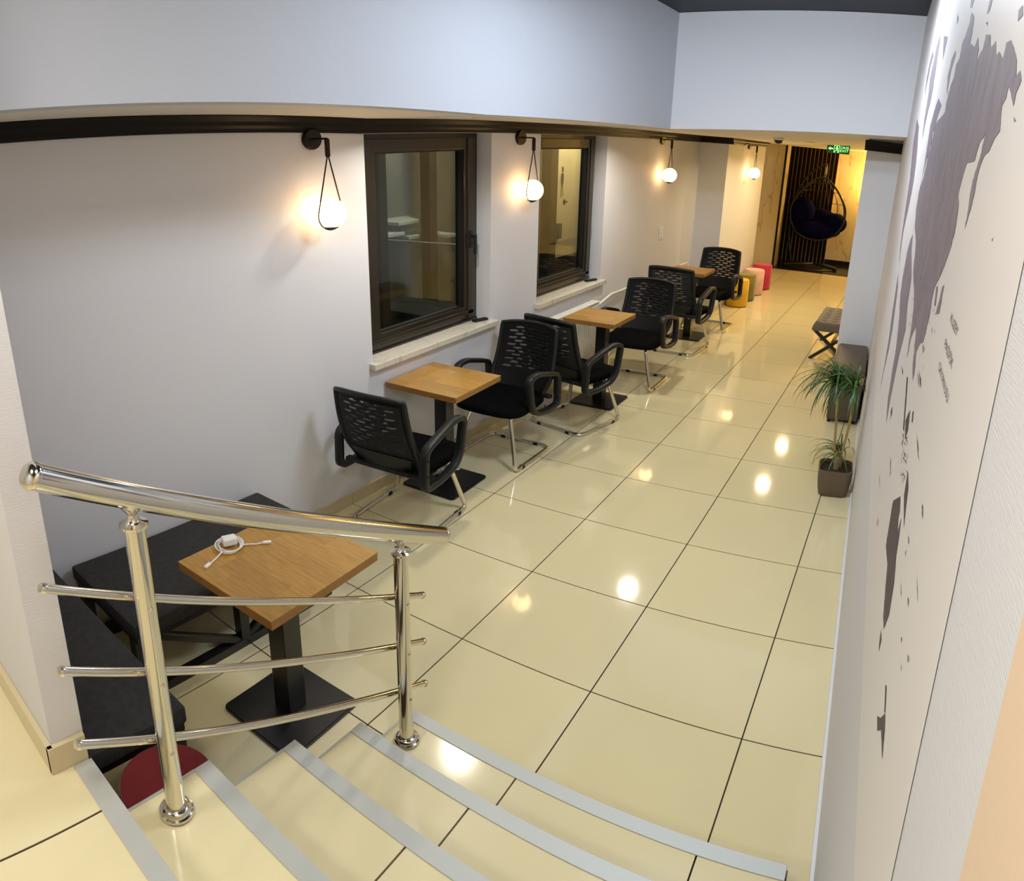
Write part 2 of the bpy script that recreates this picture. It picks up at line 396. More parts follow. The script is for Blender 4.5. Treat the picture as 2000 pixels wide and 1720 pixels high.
# ---- baseboard of the lower floor (cut tile strips)
bl = struct(place('baseboard_left', None), 'cream tile skirting strip at the foot of the window wall', 'baseboard')
y = -3.0
k = 0
while y < 4.86:
    y1 = min(y+0.6, 4.86)
    MB().box(XL, XL+0.012, y+0.001, y1-0.001, 0, 0.088, 0.0015).obj('skirting_tile', M_SKIRT, bl); y = y1
for y0, y1 in [(4.86, 5.46), (5.46, 6.06), (6.06, 6.95)]:
    MB().box(-2.05, -2.038, y0+.001, y1-.001, 0, 0.088, 0.0015).obj('skirting_tile', M_SKIRT, bl)
MB().box(XL+0.012, -2.038, 4.848, 4.86, 0, 0.088, 0.0015).obj('skirting_tile', M_SKIRT, bl)

# ---- dark crown moulding
def crown(name, path, z0, z1, label):
    """stepped black profile swept along a wall line; path = list of (x,y), n = outward normal per segment"""
    b = MB()
    for (xa, ya, xb, yb, nx, ny) in path:
        prof = [(0, z0), (0.012, z0), (0.016, z0+0.02), (0.03, z0+0.035), (0.034, z0+0.055), (0.055, z1-0.012), (0.06, z1-0.006), (0.06, z1), (0, z1)]
        A = [b.bm.verts.new((xa+nx*d, ya+ny*d, z+rise(ya))) for d, z in prof]; B = [b.bm.verts.new((xb+nx*d, yb+ny*d, z+rise(yb))) for d, z in prof]
        n = len(prof); b.bm.faces.new(A); b.bm.faces.new(B[::-1])
        for i in range(n): b.bm.faces.new((A[i], A[(i+1) % n], B[(i+1) % n], B[i]))
    return struct(b.obj(name, M_CROWN), label, 'trim')
crown('trim_crown_left', [(XL, -3.46, XL, -1.0, 1, 0), (XL, -1.0, XL, 4.86, 1, 0), (XL, 4.86, -1.99, 4.86, 0, -1), (-2.05, 4.86, -2.05, 6.95, 1, 0)], 2.492, ZS, 'dark brown crown moulding along the top of the window wall')
crown('trim_crown_right', [(xf-0.02, FY, rwx(FY)+0.0, FY, 0, -1)], soff(0)-0.125, soff(0)-0.025, 'black crown moulding on top of the narrow cross wall')

# ---- windows
XG = XL-0.135
def window(idx, y0, y1, label, hinge_right):
    wz0 = 0.99
    o = struct(place('window_%d' % idx, None), label, 'window')
    fw = 0.07
    b = MB()
    b.box(XG-0.04, XG+0.02, y0, y0+fw, wz0, WZ1); b.box(XG-0.04, XG+0.02, y1-fw, y1, wz0, WZ1)
    b.box(XG-0.04, XG+0.02, y0+fw, y1-fw, wz0, wz0+fw-0.02); b.box(XG-0.04, XG+0.02, y0+fw, y1-fw, WZ1-0.055, WZ1)
    b.obj('window_frame', M_FRAME, o)
    sy0, sy1, sz0, sz1 = y0+fw-0.015, y1-fw+0.015, wz0+0.03, WZ1-0.035
    s = 0.125; sb = 0.10; b = MB()
    b.box(XG-0.03, XG+0.045, sy0, sy0+s, sz0, sz1, .004); b.box(XG-0.03, XG+0.045, sy1-s, sy1, sz0, sz1, .004)
    b.box(XG-0.03, XG+0.045, sy0+s, sy1-s, sz0, sz0+sb, .004); b.box(XG-0.03, XG+0.045, sy0+s, sy1-s, sz1-0.085, sz1, .004)
    b.box(XG-0.01, XG+0.055, sy1-s+0.03, sy1-0.03, sz0, sz1, .004); b.box(XG-0.01, XG+0.055, sy0+0.03, sy1-0.03, sz0+0.03, sz0+0.065, .004)
    sash = b.obj('sash', M_FRAME, o)
    g0, g1, h0, h1 = sy0+s, sy1-s, sz0+sb, sz1-0.085
    b = MB()
    for (a, c, d, e) in [(g0, g0+.012, h0, h1), (g1-.012, g1, h0, h1), (g0, g1, h0, h0+.012), (g0, g1, h1-.012, h1)]: b.box(XG+0.0, XG+0.03, a, c, d, e)
    b.obj('gasket', M_GASK, sash)
    MB().box(XG-0.004, XG+0.004, g0, g1, h0, h1).obj('pane', M_GLASS, sash)
    MB().box(XG-0.018, XG-0.012, g0, g1, h0, h1).obj('pane', M_GLASS, sash)
    if not hinge_right:
        hb = MB().box(XG+0.045, XG+0.065, sy1-0.085, sy1-0.05, 1.60, 1.74, .004).box(XG+0.06, XG+0.095, sy1-0.075, sy1-0.06, 1.685, 1.705, .003).box(XG+0.085, XG+0.10, sy1-0.08, sy1-0.055, 1.55, 1.71, .004)
        hb.obj('handle', M_BLKPL, o)
    else:
        for z in (1.42, 2.02): MB().box(XG+0.02, XG+0.048, sy1-0.005, sy1+0.012, z, z+0.13, .003).obj('hinge', mat('hinge_grey', srgb(150, 148, 140), 0.4, 0.6), o)
    # marble sill
    MB().box(XG+0.02, XL+0.045, y0-0.03, y1+0.05, 0.93, 0.975, 0.004).obj('sill', M_SILL, o)
    MB().box(XG-0.04, XG+0.03, y0, y1, 0.93, wz0).obj('sill_profile', M_FRAME, o)
    return o
M_GLASS = bpy.data.materials.new('window_glass'); M_GLASS.use_nodes = True
nt = M_GLASS.node_tree; nt.nodes.clear()
o_ = nt.nodes.new('ShaderNodeOutputMaterial'); mx = nt.nodes.new('ShaderNodeMixShader'); tr = nt.nodes.new('ShaderNodeBsdfTransparent'); gl = nt.nodes.new('ShaderNodeBsdfGlossy')
gl.inputs['Roughness'].default_value = 0.0; tr.inputs[0].default_value = (0.93, 0.95, 0.93, 1)
ge = nt.nodes.new('ShaderNodeNewGeometry'); dt = nt.nodes.new('ShaderNodeVectorMath'); dt.operation = 'DOT_PRODUCT'
nt.links.new(ge.outputs['Incoming'], dt.inputs[0]); nt.links.new(ge.outputs['Normal'], dt.inputs[1])
def mnode(op, a, b=None):
    n = nt.nodes.new('ShaderNodeMath'); n.operation = op; nt.links.new(a, n.inputs[0])
    if b is not None: n.inputs[1].default_value = b
    return n.outputs[0]
ab = mnode('ABSOLUTE', dt.outputs['Value']); om = nt.nodes.new('ShaderNodeMath'); om.operation = 'SUBTRACT'; om.inputs[0].default_value = 1.0; nt.links.new(ab, om.inputs[1])
fac = mnode('ADD', mnode('MULTIPLY', mnode('POWER', om.outputs[0], 5.0), 0.95), 0.04)   # Schlick reflectance of plain glass
nt.links.new(fac, mx.inputs[0]); nt.links.new(tr.outputs[0], mx.inputs[1]); nt.links.new(gl.outputs[0], mx.inputs[2]); nt.links.new(mx.outputs[0], o_.inputs[0])
window(1, *WIN[0], 'dark bronze window with a lever handle and marble sill', False)
window(2, *WIN[1], 'dark bronze window with grey hinges and marble sill', True)
# the yard behind the glass at night: walls, ledges, posts, a rail
M_OLIVE = mat('yard_olive_plaster', srgb(120, 116, 100), 0.8, vary=(0.12, 3)); M_PALE = mat('yard_pale_ledge', srgb(196, 198, 186), 0.6); M_CREAM = mat('yard_cream_plaster', srgb(206, 190, 150), 0.7, vary=(0.06, 4))
M_POST = mat('yard_dark_post', srgb(26, 21, 19), 0.6)
struct(MB().box(-4.75, -4.60, -4, 8, -0.5, 4).obj('wall_yard', M_OLIVE), 'olive grey wall across the yard outside the windows', 'wall')
struct(MB().box(-4.6, -2.63, -4, 8, -0.5, -0.4).obj('floor_yard', M_NIGHT), 'dark ground of the yard outside the windows', 'floor')
struct(MB().box(-4.6, -3.55, 3.22, 3.36, -0.4, 3.2).box(-3.62, -3.55, 3.36, 4.6, 0.88, 3.2).box(-3.62, -3.55, 3.36, 4.6, -0.4, 0.3).obj('wall_yard_porch', M_CREAM), 'lit cream porch wall seen through the far window', 'wall')
def single(name, b, m, label, cat, group=None):
    o = b.obj(name, m); o['label'] = label; o['category'] = cat
    if group: o['group'] = group
    return o
for (y0, y1, z, lab) in [(1.53, 2.12, 1.515, 'pale ledge outside, uppermost seen through the window with the lever handle'), (1.20, 1.62, 1.40, 'pale ledge outside, left one seen through the window with the lever handle'), (1.68, 2.19, 1.335, 'pale ledge outside, lowest seen through the window with the lever handle'), (2.32, 2.50, 1.27, 'short pale ledge outside to the right of the dark post')]:
    single('wall_ledge', MB().box(-4.60, -4.25, y0, y1, z-0.04, z, 0.005), M_PALE, lab, 'ledge', 'pale ledges outside')
single('yard_post', MB().box(-4.22, -4.10, 1.83, 1.95, -0.4, 3.2, 0.01).box(-4.24, -4.08, 1.81, 1.97, -0.4, -0.3), M_POST, 'thick dark post outside the window with the lever handle', 'post')
single('yard_post', MB().box(-3.55, -3.45, 0.34, 0.44, -0.4, 3.2, 0.01).box(-3.57, -3.43, 0.32, 0.46, -0.4, -0.3), M_POST, 'dark post outside at the left edge of the window with the lever handle', 'post')
single('yard_post', MB().box(-3.52, -3.40, 2.98, 3.14, -0.4, 3.2, 0.01).box(-3.54, -3.38, 2.96, 3.16, -0.4, -0.3), M_POST, 'dark brown post outside the window with grey hinges', 'post')
single('yard_rail', MB().tube([(-4.07, 0.9, 1.43), (-3.15, 1.02, 1.43)], 0.009, 8).tube([(-4.07, 0.9, 1.43), (-4.07, 0.9, -0.4)], 0.012, 8).tube([(-3.15, 1.02, 1.43), (-3.15, 1.02, -0.4)], 0.012, 8), M_ALU, 'thin metal rail outside the window with the lever handle', 'rail')
single('yard_bin', MB().box(-3.75, -3.15, 0.50, 0.98, -0.4, 0.78, 0.03).box(-3.77, -3.17, 0.48, 0.99, 0.78, 0.84, 0.02), M_NIGHT, 'dark bin low outside the window with the lever handle', 'bin')
b = MB()                                     # painted figure on the porch wall
xp = -3.548
for pts_ in [[(3.50, 2.08), (3.53, 2.10), (3.55, 2.06), (3.54, 2.02), (3.51, 2.02)], [(3.49, 2.00), (3.55, 2.01), (3.56, 1.93), (3.54, 1.84), (3.50, 1.84), (3.485, 1.92)], [(3.50, 1.85), (3.515, 1.85), (3.505, 1.70), (3.49, 1.68)], [(3.525, 1.85), (3.54, 1.85), (3.555, 1.71), (3.54, 1.69)]]:
    b.bm.faces.new([b.bm.verts.new((xp, y_, z_)) for y_, z_ in pts_])
b.bm.faces.new([b.bm.verts.new((xp, 3.60+0.06*math.cos(q)*(1+.4*math.cos(3*q)), 1.62+0.03*math.sin(q)*(1+.5*math.cos(4*q)))) for q in [i*math.pi/12 for i in range(24)]])
b.obj('painted_figure', M_POST, bpy.data.objects['wall_yard_porch'])
single('meter_box', MB().box(-3.55, -3.50, 3.38, 3.47, 1.15, 1.35, 0.004), mat('meter_blue', srgb(50, 74, 84), 0.5), 'small blue grey box on the lit porch wall outside', 'box')
yl = bpy.data.lights.new('yard_fill_light', 'POINT'); yl.energy = 60; yl.color = (1.0, 0.86, 0.62); yl.shadow_soft_size = 0.08  # added unseen fill light that brightens the porch side of the yard
yo = bpy.data.objects.new('yard_fill_light', yl); COL.objects.link(yo); yo.location = (-3.05, 3.55, 2.95)
yl2 = bpy.data.lights.new('yard_fill_light', 'POINT'); yl2.energy = 55; yl2.color = (0.95, 0.93, 0.82); yl2.shadow_soft_size = 0.1  # second added fill, brightens the yard wall and ledges
yo2 = bpy.data.objects.new('yard_fill_light', yl2); COL.objects.link(yo2); yo2.location = (-3.6, 1.5, 3.1)

# ---- far end: marble wall, alcove with slats
struct(MB().box(-3.2, -2.14, 9.06, 9.5, -0.06, 2.75).obj('wall_marble_left', M_MARB), 'veined cream marble wall left of the dark alcove', 'wall')
struct(MB().box(-2.152, -2.118, 9.045, 9.07, 0.0, 2.6).obj('trim_marble_corner', M_CROWN), 'black corner strip on the marble wall', 'trim')
struct(MB().box(-1.36, 1.7, 10.36, 10.5, 0, 2.75).obj('wall_marble_back', M_MARB), 'veined marble back wall glowing yellow behind the hanging chair', 'wall')
struct(MB().box(-1.36, 1.55, 10.335, 10.36, 0.0, 0.10).obj('baseboard_alcove', M_CROWN), 'black skirting under the glowing marble wall', 'baseboard')
sl = struct(MB().box(-3.0, -1.36, 10.30, 10.5, 0, 2.75).obj('wall_slat', mat('slat_backing', srgb(170, 130, 84), 0.6)), 'dark vertical slat wall behind the hanging chair', 'wall')
sm = MB().box(-0.031, 0.031, -0.010, 0, 0, 2.75, 0.002).mesh('slat', mat('slat_dark_wood', srgb(15, 7, 6), 0.6, inp={'Specular IOR Level': 0.1}, vary=(0.2, 8, (6, 6, 1)), objrand=0.3))
for k in range(20): place('slat', sm, sl, loc=(-1.395-0.0765*k, 10.30, 0))

# ---- mural on the right wall (flat print, laid 1 mm proud of the wall)
def mural_poly(name, polys, m, off, parent):
    cu = bpy.data.curves.new(name, 'CURVE'); cu.dimensions = '2D'; cu.fill_mode = 'BOTH'
    for pl in polys:
        sp = cu.splines.new('POLY'); sp.points.add(len(pl)-1); sp.use_cyclic_u = True
        for q, (y, z) in zip(sp.points, pl): q.co = (y, z, 0, 1)
    t = bpy.data.objects.new(name, cu); COL.objects.link(t)
    me = bpy.data.meshes.new_from_object(t.evaluated_get(bpy.context.evaluated_depsgraph_get())); bpy.data.objects.remove(t)
    for v in me.vertices: y, z = v.co.x, v.co.y; v.co = (rwx(y)-off, y, z)
    bm = bmesh.new(); bm.from_mesh(me)
    for f in bm.faces:
        f.normal_update()
        if f.normal.x > 0: f.normal_flip()
    bm.to_mesh(me); bm.free(); me.materials.clear(); me.materials.append(m); me.name = name
    return place(name, me, parent)
MY0, MZ0 = -3.335, 1.19
mural_poly('mural_paper', [[(MY0, MZ0+0.02), (FY, MZ0-0.06), (FY, 3.62), (MY0, 3.62)]], M_MUR, 0.001, wr)
px = lambda l: [on_right(a, c) for a, c in l]
def jag(l, amp=1.3, step=7):          # dry-brush edge: break long sides with small spikes that run along the brush
    out = []
    for i, p in enumerate(l):
        q = l[(i+1) % len(l)]; out.append(p)
        d = math.hypot(q[0]-p[0], q[1]-p[1]); n = int(d/step)
        for k in range(1, n):
            t = (k+random.uniform(-.3, .3))/n
            out.append((p[0]+(q[0]-p[0])*t+random.uniform(-amp, amp)*0.45, p[1]+(q[1]-p[1])*t+random.uniform(-amp, amp)))
    return out
MAIN = [(1899.5,24),(1904,33),(1903,45),(1899.5,68),(1896,84),(1905,92),(1911.7,73),(1913,98),(1909,121),(1917,103),(1922,94),(1927.4,68),(1936,68),(1937,94),(1946.6,80),(1946.6,110),(1953.6,101),(1960.5,116),(1965,98),(1967.5,84),(1977,78.5),(1983,94),(1988.5,118.6),(1986.7,150),(1995.5,138),(1997.5,157),(1986.7,183),(1981.5,207.5),(1977,183),(1972.8,167.4),(1967.5,191.8),(1958.8,207.5),(1955.3,256),(1944.9,270),(1934,296),(1925.8,302.7),(1915,329),(1910,350),(1905,379),(1899.6,402),(1892.7,424.8),(1885.7,449),(1891,419.5),(1896,381),(1904,346),(1917,302.7),(1922.3,280),(1928,260),(1915,280),(1905,315),(1890,318.4),(1882,344.5),(1873.5,377.7),(1874,402),(1866.5,454),(1857.8,485.8),(1845.6,520.7),(1833.4,548.6),(1825.6,565),(1820,595),(1815,624.5),(1804.6,668),(1797.7,671.6),(1790.7,687),(1787,731),(1783.7,745),(1783.7,717),(1787,682),(1790.7,635),(1780.5,660),(1772.4,699.5),(1776.7,664.6),(1782.8,629.8),(1785.5,600),(1786.3,560),(1784.5,533),(1789.8,472),(1787.5,440),(1789.8,409),(1795,377.7),(1802,346),(1810.7,311.4),(1818.5,290),(1822.8,258),(1833,235.4),(1847,218),(1849,202),(1857.7,167.4),(1864.6,150),(1869,125.6),(1876,111.6),(1880,87),(1889,64.5),(1896,42)]
OTHER = [[(1834,192),(1840,205),(1833,225),(1824,262),(1815,300),(1806,340),(1799,365),(1804,335),(1811,290),(1818,245),(1827,212)],
 [(1836.7,66),(1836.7,82),(1833,104.6),(1827,144.8),(1822.8,174.4),(1817.6,200.6),(1808.8,237),(1801.9,272),(1806,232),(1814,183),(1816.7,153.5),(1824.5,118.6),(1829.8,90.7)],
 [(1823.5,98),(1824,110),(1818,130),(1813,155),(1806,190),(1811,150),(1817,120)],
 [(1791.4,232),(1795.8,247.7),(1794,265),(1793,280),(1789.8,318),(1784.5,356.7),(1779.3,384.6),(1774,412.5),(1767,442),(1761.9,471.8),(1756.6,519),(1759,480.6),(1766,428),(1772.3,384.6),(1777.6,349.8),(1782,302.7),(1785,275),(1788,258)],
 [(1755,533),(1754.5,560),(1748.8,603.6),(1743.6,643.7),(1736.6,682),(1726,729),(1717.4,774.5),(1728.8,708),(1737.5,656),(1743.6,608.8),(1749.7,568.7)],
 [(1783.7,458),(1781,489),(1781,541.6),(1778.5,560),(1773,598),(1769.8,643.7),(1757.5,692.5),(1748.8,734),(1740,778),(1731.4,827),(1734.9,781.5),(1741.9,734),(1750.6,682),(1757.5,617.5),(1759,577),(1762,555),(1763.6,541.6),(1772,494.5),(1779,468)],
 [(1868,98),(1867,110),(1858,140),(1850,185),(1852,150),(1860,115)], [(1935,0),(1940,0),(1934,22),(1929,28)],[(1898,0),(1904,0),(1900,14),(1896,16)],
 [(1844,70),(1852,72),(1846,100),(1842,118)], [(1983,228),(1987,236),(1983,238)], [(1992,20),(2000,10),(2000,30),(1990,42)],
 [(1830,560),(1833,558),(1829,598),(1826,596)],[(1846,556),(1838,600),(1836,612),(1828,614),(1835,590),(1842,560)]]
DARK = [[(1746,977.8),(1760,969),(1759,997),(1755.9,1014),(1754,1042),(1762,1011),(1758.5,1040.6),(1752,1084),(1748,1136.5),(1745,1155.8),(1738,1200),(1727.7,1228),(1726.5,1204.7),(1730,1160.5),(1734.7,1100),(1731.4,1066.7),(1737.6,1028),(1742.8,993.5)],
 [(1775,920),(1775.6,953),(1770.7,993.5),(1767,1030),(1767,969),(1770.7,944.6)], [(1779,800.7),(1775,839),(1768.9,856.5),(1769.8,821.6),(1775,808)],
 [(1715,1397.7),(1722,1402),(1730.7,1393),(1730,1425.6),(1727,1455),(1725,1484),(1723,1425.6),(1715,1427)], [(1722,1230),(1723,1249),(1718,1272),(1719,1254)],
 [(1731,1337),(1733.5,1340),(1731,1390),(1729,1392)], [(1772.5,735),(1774.5,738),(1767,842),(1765,838)], [(1786,802),(1784,825),(1782,824),(1783.5,805)]]
STREAK = [(1743.6,871,1739,941,1.2),(1791.6,840,1798.6,908,1.2),(1804.7,979.5,1803.8,1023,2),(1761.4,1137,1762.6,1170,1.2),(1775,1160,1776.5,1188,1.2),(1792,1114,1796,1186,1.0),(1763.7,1242,1764,1256,2.4),(1775,1274,1776.5,1302,1.4),(1762.6,1293,1762.6,1318,1.3),(1719,916,1718.5,958,.9),(1715,1008,1715,1030,1),(1746,780,1738,826,2.2),(1762,712,1766,736,1.4),(1795,722,1800,764,3.0),(1775,1044,1776,1068,2.6),(1773,1070,1769,1092,1.2),(1876,15,1866,58,1.6),(1930,38,1929,54,1.6),(1868,330,1870,333,1),(1944,462,1940,474,1.6),(1806,668,1803,692,2.4),(1790,1580,1790,1581,1)]
for q in range(46):
    t = random.random(); STREAK.append((1766+random.uniform(-4, 9)-t*2, 842+t*90, 1766+random.uniform(-4, 9)-t*2, 842+t*90+random.uniform(5, 18), random.uniform(.4, 1.1)))
for q in range(30):
    a, c = random.uniform(1792, 1850), random.uniform(560, 720); STREAK.append((a, c, a-random.uniform(1, 3), c+random.uniform(6, 20), random.uniform(.4, .9))) if a > 1826-(c-560)*.25 and a < 1850-(c-560)*.22 else None
SLIV = []                             # each streak is a few thin dry-brush slivers
for a, c, b_, d, wd in STREAK:
    for q in range(3 if wd > 1 else 2 if d-c > 12 else 1):
        o1 = random.uniform(-wd, wd); e1, e2 = random.uniform(0, .35), random.uniform(.65, 1); hw = wd*random.uniform(.16, .34)
        P0 = (a+(b_-a)*e1+o1, c+(d-c)*e1); P1 = (a+(b_-a)*e2+o1*.8, c+(d-c)*e2); Mx, My = (P0[0]+P1[0])/2, (P0[1]+P1[1])/2
        SLIV.append(px([P0, (Mx+hw, My-(d-c)*.12), (Mx+hw*.7, My+(d-c)*.1), P1, (Mx-hw*.6, My+(d-c)*.14), (Mx-hw, My-(d-c)*.1)]))
mp_ = mural_poly('mural_ink', [px(jag(MAIN))]+[px(jag(l, .5)) for l in OTHER], M_INK, 0.0016, wr)
mural_poly('mural_ink_dark', [px(jag(l, .5)) for l in DARK]+SLIV, M_INK2, 0.0016, wr)
# speckles inside the ink field
sp = []
for q in range(420):
    a, c = random.uniform(1765, 1900), random.uniform(300, 640)
    ctr = 1850-(c-300)*0.155
    if abs(a-ctr) > 34-(c-300)*.03: continue
    r = random.uniform(.35, .9); sp.append(px([(a, c), (a+r, c+r*1.6), (a-r*.4, c+r*4)]))
mural_poly('mural_speckle', sp, M_INK2, 0.0021, wr)['kind'] = 'stuff'
def text_mesh(name, s, size, m):
    c = bpy.data.curves.new(name, 'FONT'); c.body = s; c.size = size; c.align_x = 'LEFT'
    t = bpy.data.objects.new(name, c); COL.objects.link(t)
    dg = bpy.context.evaluated_depsgraph_get(); me = bpy.data.meshes.new_from_object(t.evaluated_get(dg))
    bpy.data.objects.remove(t); me.materials.clear(); me.materials.append(m); me.name = name; return me
for s, ya, yb, z, yh in [('KUZEY', -2.929, -3.030, 2.224, .016), ('PASİFİK', -2.918, -3.040, 2.176, .016), ('OKYANUSU', -2.900, -3.062, 2.129, .016)]:
    me = text_mesh('mural_lettering', s, 0.022, M_TXT)
    wd = max(v.co.x for v in me.vertices); k = (ya-yb)/wd
    o = place('mural_lettering', me, wr)
    # local x runs towards the stairs (-y), local y is up
    o.matrix_world = Matrix(((-RB*-1*0, 0, -1, rwx(ya)-0.0022), (-1, 0, 0, ya), (0, 1, 0, z), (0, 0, 0, 1))) @ Matrix.Diagonal((k, 1, 1, 1))
    ang = math.atan(RB)
    o.matrix_world = Matrix.Translation((rwx(ya)-0.0022, ya, z)) @ Matrix.Rotation(-ang, 4, 'Z') @ Matrix(((0, 0, -1, 0), (-1, 0, 0, 0), (0, 1, 0, 0), (0, 0, 0, 1))) @ Matrix.Diagonal((k, 1, 1, 1))

# ================================================================== STAIRS
NY = [-2.345, -2.605, -2.878, -3.170, LY]     # nosing front edges, bottom to top
SX0, SX1 = -1.035, 0.252
st = thing('staircase', 'short flight of four cream tiled steps with grey aluminium nosing', 'stairs', (0, 0, 0))
b = MB()
for k in range(4):
    y1 = NY[k]-0.006; b.box(SX0+0.006, SX1-0.006, NY[k+1]-0.03, y1, 0 if k == 0 else k*H-0.02, (k+1)*H-0.012)
b.box(SX0+0.006, SX1-0.006, LY-0.3, LY-0.006, 0, ZL-0.012)
b.box(SX0+0.006, SX1-0.006, LY-0.02, NY[3], 0, 3.8*H); b.box(SX0+0.006, SX1-0.006, NY[3], NY[2], 0, 2.8*H); b.box(SX0+0.006, SX1-0.006, NY[2], NY[1], 0, 1.8*H)
b.obj('step_core', M_GROUT, st)
XC = [SX0, -0.586, 0.0, SX1]
for k in range(4):
    for a, c in zip(XC, XC[1:]):
        MB().box(a+G, c-G, NY[k+1], NY[k]-0.002, (k+1)*H-0.012, (k+1)*H).obj('tread_tile', M_STEPT, st)
        MB().box(a+G, c-G, NY[k]-0.008, NY[k]-0.001, k*H+0.001, (k+1)*H-0.014).obj('riser_tile', M_STEPT, st)
    MB().box(SX0, SX0+0.006, NY[k+1], NY[k]-0.002, 0, (k+1)*H-0.012).obj('side_tile', M_STEPT, st)
    MB().box(SX0-0.002, SX0+0.006, NY[k+1], NY[k]-0.045, (k+1)*H-0.010, (k+1)*H+0.0015).obj('side_trim', M_ALU, st)
    MB().box(SX1-0.004, SX1+0.004, NY[k]-0.012, NY[k]+0.002, k*H, (k+1)*H).obj('corner_trim', M_ALU, st)
for a, c in zip(XC, XC[1:]): MB().box(a+G, c-G, LY-0.008, LY-0.001, 4*H+0.001, 5*H-0.014).obj('riser_tile', M_STEPT, st)
for k in range(5):
    xa, xb = (SX0, SX1) if k < 4 else (-1.100, rwx(LY)-0.002)
    z = (k+1)*H
    MB().box(xa, xb, NY[k]-0.046, NY[k]+0.003, z-0.001, z+0.0035, 0.001).box(xa, xb, NY[k]-0.001, NY[k]+0.003, z-0.028, z).obj('nosing', M_ALU, st)

# ---- handrail
hr = thing('handrail', 'polished steel stair handrail with three thin horizontal bars', 'handrail', (0, 0, 0))
RX = -0.96
ra, rb_ = Vector((RX, -3.520, 1.769)), Vector((RX, -2.262, 0.972)); rd = (rb_-ra).normalized()
tr_ = MB().tube([ra, rb_], 0.033, 28).obj('top_rail', M_STEEL, hr, smooth=True)
cap = MB(); 
for p, sgn in ((ra, -1), (rb_, 1)):
    prof = [(0.0335, -0.004), (0.0342, 0.002), (0.0335, 0.006), (0.028, 0.013), (0.015, 0.018), (0.0, 0.0195)]
    c = MB().lathe(prof, 24).obj('end_cap', M_STEEL, tr_, smooth=True)
    c.matrix_world = Matrix.Translation(p) @ (rd*sgn).to_track_quat('Z', 'Y').to_matrix().to_4x4()
for py, tz in ((-3.318, 4*H), (-2.466, H)):
    zt_ = ra.z + (py-ra.y)*(rb_.z-ra.z)/(rb_.y-ra.y) - 0.03
    po = MB().tube([(RX, py, tz), (RX, py, zt_-0.045)], 0.0235, 22).obj('post', M_STEEL, hr, smooth=True)
    MB().lathe([(0.0, tz+.004), (0.042, tz+.004), (0.044, tz+0.008), (0.042, tz+0.013), (0.037, tz+0.015), (0.0365, tz+0.020), (0.031, tz+0.026), (0.0245, tz+0.028)], 24, at=(RX, py, 0)).obj('base_flange', M_STEEL, po, smooth=True)
    MB().lathe([(0.0235, zt_-0.062), (0.031, zt_-0.056), (0.032, zt_-0.047), (0.020, zt_-0.042), (0.012, zt_-0.034), (0.010, zt_-0.022), (0.016, zt_-0.012), (0.024, zt_+0.002), (0.028, zt_+.012)], 20, at=(RX, py, 0)).obj('collar', M_STEEL, po, smooth=True)
for (ya, za), (yb, zb) in (((-3.531, 1.450), (-2.320, 0.720)), ((-3.525, 1.201), (-2.320, 0.500)), ((-3.518, 0.964), (-2.316, 0.288))):
    A, B = Vector((RX-0.036, ya, za)), Vector((RX-0.036, yb, zb)); d = (B-A).normalized()
    br = MB().tube([A, B], 0.0115, 16).obj('bar', M_STEEL, hr, smooth=True)
    for p, sgn in ((A, -1), (B, 1)):
        c = MB().lathe([(0.0130, -0.008), (0.0133, 0.001), (0.011, 0.006), (0.0, 0.008)], 14).obj('bar_cap', M_STEEL, br, smooth=True)
        c.matrix_world = Matrix.Translation(p) @ (d*sgn).to_track_quat('Z', 'Y').to_matrix().to_4x4()
    for py in (-3.318, -2.466):
        zz = za+(py-ya)*(zb-za)/(yb-ya)
        MB().lathe([(0.006, 0), (0.006, 0.003), (0.003, 0.006), (0, 0.0065)], 10, axis='x', at=(RX+0.022, py, zz)).obj('screw', M_STEEL, hr, smooth=True)

